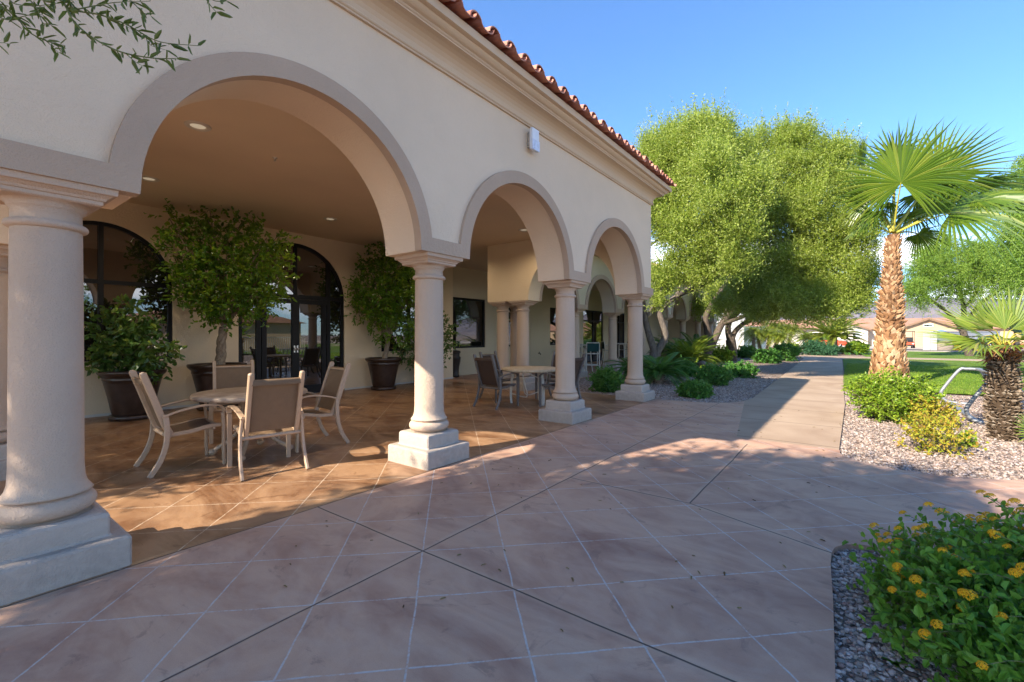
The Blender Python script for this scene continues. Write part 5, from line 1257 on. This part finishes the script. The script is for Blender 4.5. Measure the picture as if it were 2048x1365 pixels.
r_ = np.random.default_rng(11); xy = blades(90000, r_); n = len(xy)
Pb = np.concatenate([xy, np.full((n, 1), -.012)], 1); D_ = norm(np.stack([r_.normal(size=n)*.45, r_.normal(size=n)*.45, np.ones(n)], 1))
V, F = tri_leaf(Pb, D_, rnd_dir(n), .035+.03*r_.random(n), .009); struct(np_mesh('grass', V, F, M['grass']), 'stuff')
r_ = np.random.default_rng(12); n = 130; lv = np.stack([-3.4+3.4*r_.random(n), 1.2+9*r_.random(n), np.full(n, .005)], 1); lv = lv[inpoly(lv, patio_pts) | inpoly(lv, path_pts)]; n = len(lv)
V, F = leaf_arrays(lv, np.stack([r_.normal(size=n), r_.normal(size=n), .12*r_.random(n)], 1), np.array([[0,0,1.]]*n)+r_.normal(size=(n,3))*.15, .022+.025*r_.random(n), .008+.006*r_.random(n))
struct(np_mesh('fallen_leaves', V, F, island('dry_leaf', [(.10,.06,.03), (.22,.15,.06), (.30,.24,.10)], .8)), 'stuff')
# ================================================================== STREET THINGS
rack = thing('bicycle_rack', 'galvanised bicycle rack with bent tube ends and slanting bars, on the pink gravel', 'bicycle rack', (1.62, 11.9, GZ)); ro = (1.62, 11.9, 0)
for y in (10.5, 13.25):
    m = MB(); m.tube(curve([(2.05,y,.735),(1.86,y,.735),(1.74,y,.70),(1.50,y,.30),(1.47,y,.18),(1.52,y,.07),(1.64,y,.02),(1.9,y,.01)], 7), .030, 12); m.build('end_frame', M['galv'], rack, ro)
m = MB(); m.bar([(1.60,10.5,.02),(1.60,13.25,.02)], .045, .012, (0,0,1)); m.bar([(2.03,10.42,.735),(2.03,13.33,.735)], .05, .022, (0,0,1)); m.bar([(2.35,10.5,.10),(2.35,13.25,.10)], .04, .03, (0,0,1)); m.build('rail', M['galv'], rack, ro)
for k in range(14):
    y = 10.62+2.55*k/13; m = MB(); m.bar([(2.03,y,.72),(2.20,y,.4),(2.35,y,.11)], .022, .010, (1,0,.3)); m.build('bar', M['galv'], rack, ro)
bo = at(1977, 25.0, -.01); t = thing('light_bollard', 'black cylindrical garden light post with clear lens on the lawn', 'light post', bo)
m = MB(); m.lathe((0,0,0), [(.125,0),(.125,.80)], 24); m.build('post', M['black_metal'], t)
m = MB(); m.lathe((0,0,0), [(.10,.80),(.10,.93)], 20); m.build('lens', plain('frosted_lens', (.6,.62,.62), .3), t)
m = MB(); m.lathe((0,0,0), [(.125,.93),(.125,.97),(.10,1.01),(.05,1.035),(.001,1.04)], 24); m.build('cap', M['black_metal'], t)
def boulder(label, loc, s, sq=(1, .8, .7)):
    t_ = MB(); n, k = 20, 12; rows = []
    r = np.random.default_rng(int(abs(loc[0]*100))); ph = r.random(6)*6
    for i in range(k+1):
        th = pi*i/k; rows.append([(s*sq[0]*sin(th)*cos(a)*(1+.18*sin(2*a+ph[0])+.1*sin(3*a+4*th+ph[1])), s*sq[1]*sin(th)*sin(a)*(1+.16*sin(3*a+ph[2])+.08*sin(5*a+ph[3])), s*sq[2]*(cos(th)*.9+.25+.1*sin(2*a+ph[4]))) for a in [2*pi*j/n for j in range(n+1)]])
    t_.grid(rows[::-1]); o = t_.build('boulder', M['rock']); o.location = loc; return tag(o, label, 'boulder', 'garden boulders')
boulder('brown boulder at the foot of the two-trunked olive tree', at(1408, 20.8), .34); boulder('large tan boulder leaning by the grey wall', at(1891, 43.4, -.05), .85, (.9, .7, .9)); boulder('small pale stone at the edge of the shaded gravel', at(1497, 22.0), .14)

# houses across the road
def house_front(label, loc_, body, gables, ridge, wall_h, depth_, windows=(), doors=(), wallm='house_white', roofm='roof_far'):
    """body (x0,x1) facade at y; ridge height; gables (x0,x1,peak,front y offset)"""
    x0, x1 = body; X, Y = loc_; t = thing('house', label, 'house', (X, Y, 0), 'houses across the road'); off = (X, Y, 0)
    w = MB(); w.box((x0, Y, -.1), (x1, Y+depth_, wall_h)); w.build('wall', M[wallm], t, off)
    r = MB(); o = .45; my = Y+depth_/2
    r.add([(x0-o,Y-o,wall_h),(x1+o,Y-o,wall_h),(x1+o,Y+depth_+o,wall_h),(x0-o,Y+depth_+o,wall_h),(x0-o,my,ridge),(x1+o,my,ridge)], [(0,1,5,4),(2,3,4,5),(1,2,5),(3,0,4),(3,2,1,0)])
    r.build('roof', M[roofm], t, off)
    for g0, g1, pk, fy, gw in gables:
        y0 = Y-fy; c = (g0+g1)/2; w = MB()
        w.add([(g0,y0,-.1),(g1,y0,-.1),(g1,y0,wall_h),(c,y0,pk),(g0,y0,wall_h),(g0,my,-.1),(g1,my,-.1),(g1,my,wall_h),(c,my,pk),(g0,my,wall_h)], [(0,1,2,3,4),(1,6,7,2),(5,0,4,9),(2,7,8,3),(3,8,9,4)])
        w.build('gable', M[gw], t, off)
        sl = (pk-wall_h)/(c-g0); r = MB(); e = .35
        for s, ge in ((-1, g0), (1, g1)):
            a = (c, pk+.06); b_ = (ge+s*e, wall_h-sl*e+.06)
            V = []
            for y in (y0-e, my):
                V += [(a[0],y,a[1]),(b_[0],y,b_[1]),(b_[0],y,b_[1]+.12),(a[0],y,a[1]+.12)]
            r.add(V, [(0,1,2,3),(7,6,5,4),(3,2,6,7),(0,4,5,1),(1,5,6,2)])
        r.build('gable_roof', M[roofm], t, off)
        f = MB()
        for s, ge in ((-1, g0), (1, g1)): f.bar([(c, y0-e-.03, pk+.02), (ge+s*e, y0-e-.03, wall_h-sl*e+.02)], .03, .11, (0, 0, 1))
        f.build('fascia', M['brown_trim'], t, off)
    for a, b_, z0, z1, fy in windows:
        f = MB(); f.box((a, Y-fy-.06, z0), (b_, Y-fy+.02, z1)); fo = f.build('window', M['house_white'], t, off); p = MB(); p.box((a+.1, Y-fy-.075, z0+.1), (b_-.1, Y-fy-.05, z1-.1)); p.build('pane', M['glass'] if fy < 2 else plain('blind', (.62,.62,.62), .5), fo, off)
    for a, b_, z1, fy, mm in doors:
        f = MB(); f.box((a, Y-fy-.05, -.08), (b_, Y-fy+.02, z1)); 
        for k in range(1, 4): f.box((a, Y-fy-.062, z1*k/4), (b_, Y-fy-.04, z1*k/4+.02))
        f.build('garage_door', M[mm], t, off)
    return t
house_front('long low white house with salmon tile roof and a front gable, behind the gravel island', (-2, 76), (-10, 3.2), [(-2.9, 1.35, 3.05, 1.5, 'house_white'), (-10.5, -5.7, 3.0, 2.5, 'house_white')], 3.75, 2.2, 9,
            [(-1.6, -.6, .75, 1.75, 1.5), (-.3, .5, .75, 1.75, 1.5), (-4.7, -3.3, .7, 1.8, 0)], [(-9.6, -6.3, 1.95, 2.5, 'house_white')])
house_front('beige house with a brown edged gable and garage, right of the tall palm', (7, 73.5), (3.2, 14), [(4.2, 9.6, 3.3, 1.6, 'house_beige')], 3.6, 2.15, 9, [(6.4, 7.3, 2.35, 2.75, 1.6)], [(5.2, 6.6, 1.9, 1.6, 'house_beige')], 'house_beige')
house_front('salmon roofed house at the far left of the row', (-22, 80), (-30, -12), [(-22, -17, 3.2, 1.5, 'house_white')], 3.6, 2.2, 9, [], [], 'house_white')
house_front('salmon roofed house mostly hidden behind the mesquite limbs', (22, 78), (15, 34), [(18, 24, 3.3, 1.5, 'house_beige')], 3.9, 2.3, 9, [], [], 'house_beige')
gwl = MB(); p0, p1 = P(1866, 671, 44), P(2000, 671, 46.5); ang = atan2(p1[1]-p0[1], p1[0]-p0[0]); Lw = np.linalg.norm((p1-p0)[:2])
gwl.box((0, 0, -.1), (Lw, .2, 1.72)); gwl.box((-.02, -.03, 1.72), (Lw+.02, .23, 1.80)); o = gwl.build('garden_wall', M['grey_wall']); o.location = (p0[0], p0[1], 0); o.rotation_euler = (0, 0, ang); tag(o, 'grey block garden wall beside the beige house', 'wall')
gt = MB(); p0 = P(1846, 671, 44); gt.box((0, 0, -.05), (.5, .08, 1.7)); gt.box((.53, .01, -.05), (1.0, .09, 1.7)); o = gt.build('side_gate', stucco('pale_gate_panel', (.42, .40, .37), .2, 20)); o.location = (p0[0], p0[1], 0); tag(o, 'pale panelled side gate at the end of the grey wall', 'gate')
tp = MB(); p0 = P(1882, 671, 47); tp.lathe((0,0,0), [(.03,0),(.03,1.75),(.6,1.72),(.55,1.80),(.2,1.90),(.001,1.92)], 8, False); o = tp.build('patio_umbrella', M['blue']); o.location = (p0[0], p0[1], 0); tag(o, 'blue umbrella top showing over the grey wall', 'umbrella')
# white gabled building behind the trees
wb = P(1440, 671, 46); wt = thing('white_building', 'white walled building with a gable end behind the garden trees', 'building', (wb[0], wb[1], 0)); wo = (wb[0], wb[1], 0)
a0, a1 = P(1425, 671, 46), P(1490, 671, 46); dx = (a1-a0); 
m = MB(); nrm_ = np.array([-dx[1], dx[0], 0])/np.linalg.norm(dx[:2])*8
h0, h1 = 3.4, 5.0; mid = (a0+a1)/2
q = [np.array([a0[0],a0[1],-.1]), np.array([a1[0],a1[1],-.1]), np.array([a1[0],a1[1],h0]), np.array([mid[0],mid[1],h1]), np.array([a0[0],a0[1],h0])]
m.add(q+[p+nrm_ for p in q], [(0,1,2,3,4),(1,6,7,2),(5,0,4,9),(2,7,8,3),(3,8,9,4),(6,5,9,8,7)]); m.build('wall', M['white_wall'], wt, wo)
m = MB(); 
e1, e2 = P(1488, 671, 44.5), P(1532, 671, 47); m.box((0,0,0),(0.01,0.01,0.01)); m = MB()
m.add([(e1[0],e1[1],-.1),(e2[0],e2[1],-.1),(e2[0],e2[1],2.3),(e1[0],e1[1],2.3),(e1[0]-.2,e1[1]+.3,-.1),(e2[0]-.2,e2[1]+.3,-.1),(e2[0]-.2,e2[1]+.3,2.3),(e1[0]-.2,e1[1]+.3,2.3)], [(0,1,2,3),(1,5,6,2),(5,4,7,6),(4,0,3,7),(3,2,6,7)]); m.build('low_wall', M['white_wall'], wt, wo)

# golf cart on the driveway
cp = P(1813, 671, 48.5); cart = thing('golf_cart', 'orange-red golf cart with a dark canopy parked in front of the beige house', 'golf cart', (cp[0], cp[1], -.02))
m = MB(); m.frusta(0, 0, [(.28,.58,.95),(.34,.62,1.05),(.55,.62,1.05),(.66,.60,1.0),(.70,.5,.9)], .12); m.build('body', M['red_paint'], cart)
m = MB(); m.box((-.5,-.35,.70),(.5,.2,.82),.03); m.box((-.5,-.95,.70),(.5,-.6,.80),.03); m.box((-.5,-.45,.82),(.5,-.33,1.2),.03); m.build('seat', M['black_vinyl'], cart)
m = MB(); m.box((-.62,-1.0,1.80),(.62,.95,1.86),.02); m.build('canopy', M['black_vinyl'], cart)
for x in (-.55, .55):
    for y in (-.9, .8): m = MB(); m.tube([(x,y,.6),(x,y,1.81)], .022, 6); m.build('post', M['black_metal'], cart)
def wheel(x, y, r, wd, par, z=None):
    m = MB(); z = r if z is None else z; m.tube([(x-wd/2,y,z),(x-wd/2+.01,y,z),(x+wd/2-.01,y,z),(x+wd/2,y,z)], [r*.88,r,r,r*.88], 20); w_ = m.build('wheel', M['tyre'], par)
    m = MB(); m.tube([(x-wd/2-.006,y,z),(x+wd/2+.006,y,z)], r*.5, 14); m.build('rim', M['steel'], w_)
for x in (-.52, .52):
    for y in (-.7, .75): wheel(x, y, .23, .2, cart)
m = MB(); m.box((-.55,-1.08,.30),(.55,-1.02,.44),.01); m.build('bumper', M['black_vinyl'], cart)
for x in (-.45, .45): m = MB(); m.box((x-.08,-1.065,.50),(x+.08,-1.045,.58)); m.build('tail_light', M['lamp'], cart)
# red car half hidden behind the mound
rp = P(1650, 671, 54); car = thing('parked_car', 'red car roof and windows glimpsed behind the blue-green mound', 'car', (rp[0], rp[1], -.03), None, .1)
m = MB(); rows = []
for x, zt, hw in ((-2.1,.55,.55),(-2.0,.78,.78),(-1.2,.86,.84),(0,.90,.86),(1.2,.88,.85),(2.0,.76,.78),(2.12,.5,.6)):
    rows.append([(x,-hw,.22),(x,-hw*1.03,.5),(x,-hw*.95,zt-.06),(x,-hw*.7,zt),(x,hw*.7,zt),(x,hw*.95,zt-.06),(x,hw*1.03,.5),(x,hw,.22)])
m.grid(rows); m.add([(r[0], r[1], r[2]) for r in rows[0]], [tuple(range(7, -1, -1))]); m.add(rows[-1], [tuple(range(8))]); m.build('body', M['red_paint'], car)
m = MB(); m.frusta(-.1, 0, [(.86,1.35,.74),(1.32,.85,.60),(1.38,.75,.55)], .1); m.build('cabin', M['glass'], car)
m = MB(); m.frusta(-.1, 0, [(1.36,.80,.57),(1.40,.76,.54),(1.42,.6,.45)], .1); m.build('roof', M['red_paint'], car)
for x in (-1.3, 1.3):
    for y in (-.74, .74):
        m = MB(); m.tube([(x,y-.1,.32),(x,y-.09,.32),(x,y+.09,.32),(x,y+.1,.32)], [.28,.32,.32,.28], 20); w_ = m.build('wheel', M['tyre'], car); m = MB(); m.tube([(x,y-.106,.32),(x,y+.106,.32)], .17, 14); m.build('rim', M['steel'], w_)
sp = P(1716, 671, 50); t = thing('road_sign', 'back of a small grey road sign on a post before the white house', 'sign', (sp[0], sp[1], 0))
m = MB(); m.tube([(0,0,-.1),(0,0,1.9)], .03, 6); m.build('post', M['galv'], t)
m = MB(); m.box((-.22,-.02,1.15),(.22,.0,1.95),.004); m.build('panel', plain('sign_back', (.42,.45,.45), .5), t)

# things across the lawn, outside the picture on the right, that the windows mirror
fen = MB()
for i in range(120): fen.box((16+.0, 1+i*.16, 0), (16.03, 1.03+i*.16, 1.3))
fen.box((15.99, 1, 1.2), (16.04, 20.2, 1.25)); fen.box((15.99, 1, .15), (16.04, 20.2, .2)); o = fen.build('picket_fence', M['white_metal']); tag(o, 'cream railing fence across the lawn, mirrored in the arcade glass', 'fence')
house_front('salmon roofed house mirrored in the arcade windows', (30, 10), (24, 44), [], 4.2, 2.6, 14, [], [], 'house_beige')
for i, (x, y, h) in enumerate(((13.0, 6.5, 4.2), (13.9, 7.4, 4.6), (14.5, 12.5, 3.8))):
    t = thing('fan_palm', ['slim fan palm before the cream fence, mirrored in the door glass', 'taller slim fan palm close to the cream fence', 'slim fan palm farther down the cream fence'][i], 'palm tree', (x, y, 0))
    m = MB(); m.tube(curve([(0,0,-.1),(.05,.0,h*.5),(0,.05,h)], 6), lerp_list(.2, .13, 13), 10); m.build('trunk', M['trunk_grey'], t)
    f = MB(); pt = MB()
    for k in range(14):
        a = 2.4*k; e = .9-1.4*k/14; d = norm(np.array([cos(a), sin(a), e])); fan_leaf(f, (0,.05,h), np.array([0,.05,h])+d*.7, norm(UP*.8-d*.3), d, .8, 24, 110, .42, .3, .7, .015, pt)
    f.build('fronds', M['fan'], t); pt.build('petioles', M['petiole'], t)
hb = np.array([11.5, 4.5, 0.0]); tree('bushy green tree across the lawn mirrored in the arched window', tuple(hb), [([hb, hb+[0,0,1], hb+[.2,.2,2.2]], .15, .1)], [(11.5,4.5,2.8,1.3),(10.7,5.0,2.4,.9),(12.4,4.0,2.9,1.0),(11.3,3.9,3.6,.9)], 8000, M['mesquite'], M['trunk'], .14, .06, name='bushy_tree', up=.2)

# ================================================================== HILLS, AIR, SKY
def hills(name, x0, x1, y, hfun, depth_, mat):
    n, k = 140, 12; rows = []
    for j in range(k+1):
        q = j/k; row = []
        for i in range(n+1):
            t = i/n; x = x0+(x1-x0)*t; hgt = hfun(t)
            g = 14*sin(x*.031+j*1.7)+9*sin(x*.077+j*2.9)+6*sin(x*.19-j)
            row.append((x, y+depth_*q+g*2, -2+hgt*(sin(pi/2*q)**1.1) + g*.5*sin(pi*q)))
        rows.append(row)
    m = MB(); m.grid(rows); return struct(m.build(name, mat))
t = NT('desert_hill'); p = t.pos(); n_ = t.noise(.012, 8, p, .5); n2 = t.noise(.05, 6, p)
c = t.ramp(n_.outputs[0], [(.3, (.15, .115, .095)), (.7, (.27, .21, .175))]); c = t.mix(t.math('MULTIPLY', t.step(n2.outputs[0], .5, .65), .5), c, (.09, .095, .06)); M['hill'] = t.done(t.bsdf(c, .95, .05))
hf = lambda t: 205 + 60*sin(3.1*t+2.2) + 22*sin(11*t+.5) + 12*sin(27*t) + 5*sin(70*t)
hills('hills', -2600, 2600, 2350, hf, 600, M['hill'])
hz = MB(); hz.box((-3300, -60, -3), (3300, 3300, 330)); hzo = hz.build('haze', None); struct(hzo, 'stuff')
t = NT('haze_air'); v = t.n('ShaderNodeVolumePrincipled'); v.inputs['Color'].default_value = (.62, .72, .98, 1); v.inputs['Density'].default_value = .00014; v.inputs['Anisotropy'].default_value = .3
t.t.links.new(v.outputs[0], t.out.inputs['Volume']); hzo.data.materials.append(t.m)

SX, SY = .43, 1.45          # sun: how far a shadow moves in x and y for every metre of height
to_sun = norm(np.array([-SX, -SY, 1.0])); elev = asin(to_sun[2])
W = bpy.data.worlds.new('World'); scene.world = W; W.use_nodes = True; wt_ = W.node_tree; wt_.nodes.clear()
out = wt_.nodes.new('ShaderNodeOutputWorld'); bg = wt_.nodes.new('ShaderNodeBackground'); sk_ = wt_.nodes.new('ShaderNodeTexSky')
sk_.sky_type = 'NISHITA'; sk_.sun_disc = False; sk_.sun_elevation = elev; sk_.sun_rotation = atan2(to_sun[0], to_sun[1]) % (2*pi)
sk_.altitude = 400; sk_.air_density = 1.0; sk_.dust_density = 0.0; sk_.ozone_density = 7.0
tc = wt_.nodes.new('ShaderNodeTexCoord'); nz = wt_.nodes.new('ShaderNodeTexNoise'); nz.inputs['Scale'].default_value = 5.5; nz.inputs['Detail'].default_value = 8; nz.inputs['Roughness'].default_value = .6
mp = wt_.nodes.new('ShaderNodeMapping'); mp.inputs['Scale'].default_value = (1, 1, 2.6); wt_.links.new(tc.outputs['Generated'], mp.inputs[0]); wt_.links.new(mp.outputs[0], nz.inputs['Vector'])
sx = wt_.nodes.new('ShaderNodeSeparateXYZ'); wt_.links.new(tc.outputs['Generated'], sx.inputs[0])
def wm(op, a, b_=0.0):
    q = wt_.nodes.new('ShaderNodeMath'); q.operation = op
    for i, v_ in enumerate((a, b_)):
        if hasattr(v_, 'is_linked'): wt_.links.new(v_, q.inputs[i])
        else: q.inputs[i].default_value = v_
    return q.outputs[0]
def wr(v_, a, b_):
    q = wt_.nodes.new('ShaderNodeMapRange'); q.interpolation_type = 'SMOOTHSTEP'; wt_.links.new(v_, q.inputs[0]); q.inputs[1].default_value = a; q.inputs[2].default_value = b_; return q.outputs[0]
# a bank of low cloud over the hills to the north-east
el = sx.outputs[2]; band = wm('MULTIPLY', wr(el, .02, .07), wr(wm('ADD', el, wm('MULTIPLY', nz.outputs[0], -.16)), .105, .055))
mk = wm('MULTIPLY', band, wr(nz.outputs[0], .36, .54))
mx = wt_.nodes.new('ShaderNodeMix'); mx.data_type = 'RGBA'; wt_.links.new(mk, mx.inputs[0]); tn = wt_.nodes.new('ShaderNodeMix'); tn.data_type = 'RGBA'; tn.blend_type = 'MULTIPLY'; tn.inputs[0].default_value = 1; wt_.links.new(sk_.outputs[0], tn.inputs[6]); tn.inputs[7].default_value = (.77, .93, 1.0, 1); wt_.links.new(tn.outputs[2], mx.inputs[6]); mx.inputs[7].default_value = (12, 12.2, 12.6, 1)
wt_.links.new(mx.outputs[2], bg.inputs[0]); bg.inputs[1].default_value = .088; wt_.links.new(bg.outputs[0], out.inputs[0])
sun = bpy.data.lights.new('sun', 'SUN'); sun.energy = 3.0; sun.angle = R(.53); sun.color = (1, .90, .76)
so = bpy.data.objects.new('sun', sun); COL.objects.link(so); so.location = (-5, -20, 30)
from mathutils import Vector
so.rotation_euler = Vector(tuple(-to_sun)).to_track_quat('-Z', 'Y').to_euler()

# ================================================================== CAMERA
cam = bpy.data.cameras.new('camera'); cam.sensor_width = 36; cam.lens = 36*FPX/2048; cam.shift_y = -(682.5-HZ)/2048; cam.clip_end = 20000; cam.clip_start = .05
cob = bpy.data.objects.new('camera', cam); COL.objects.link(cob); cob.location = (0, 0, CAM_H); cob.rotation_euler = (R(90), 0, TH); scene.camera = cob
scene.view_settings.view_transform = 'Standard'; scene.view_settings.look = 'None'; scene.view_settings.gamma = 1; scene.view_settings.exposure = 2.03
scene.cycles.max_bounces = 8; scene.cycles.diffuse_bounces = 5; scene.cycles.transparent_max_bounces = 8; scene.cycles.use_denoising = True
try: scene.cycles.denoiser = 'OPENIMAGEDENOISE'
except Exception: pass
scene.cycles.volume_bounces = 0; scene.cycles.sample_clamp_indirect = 8
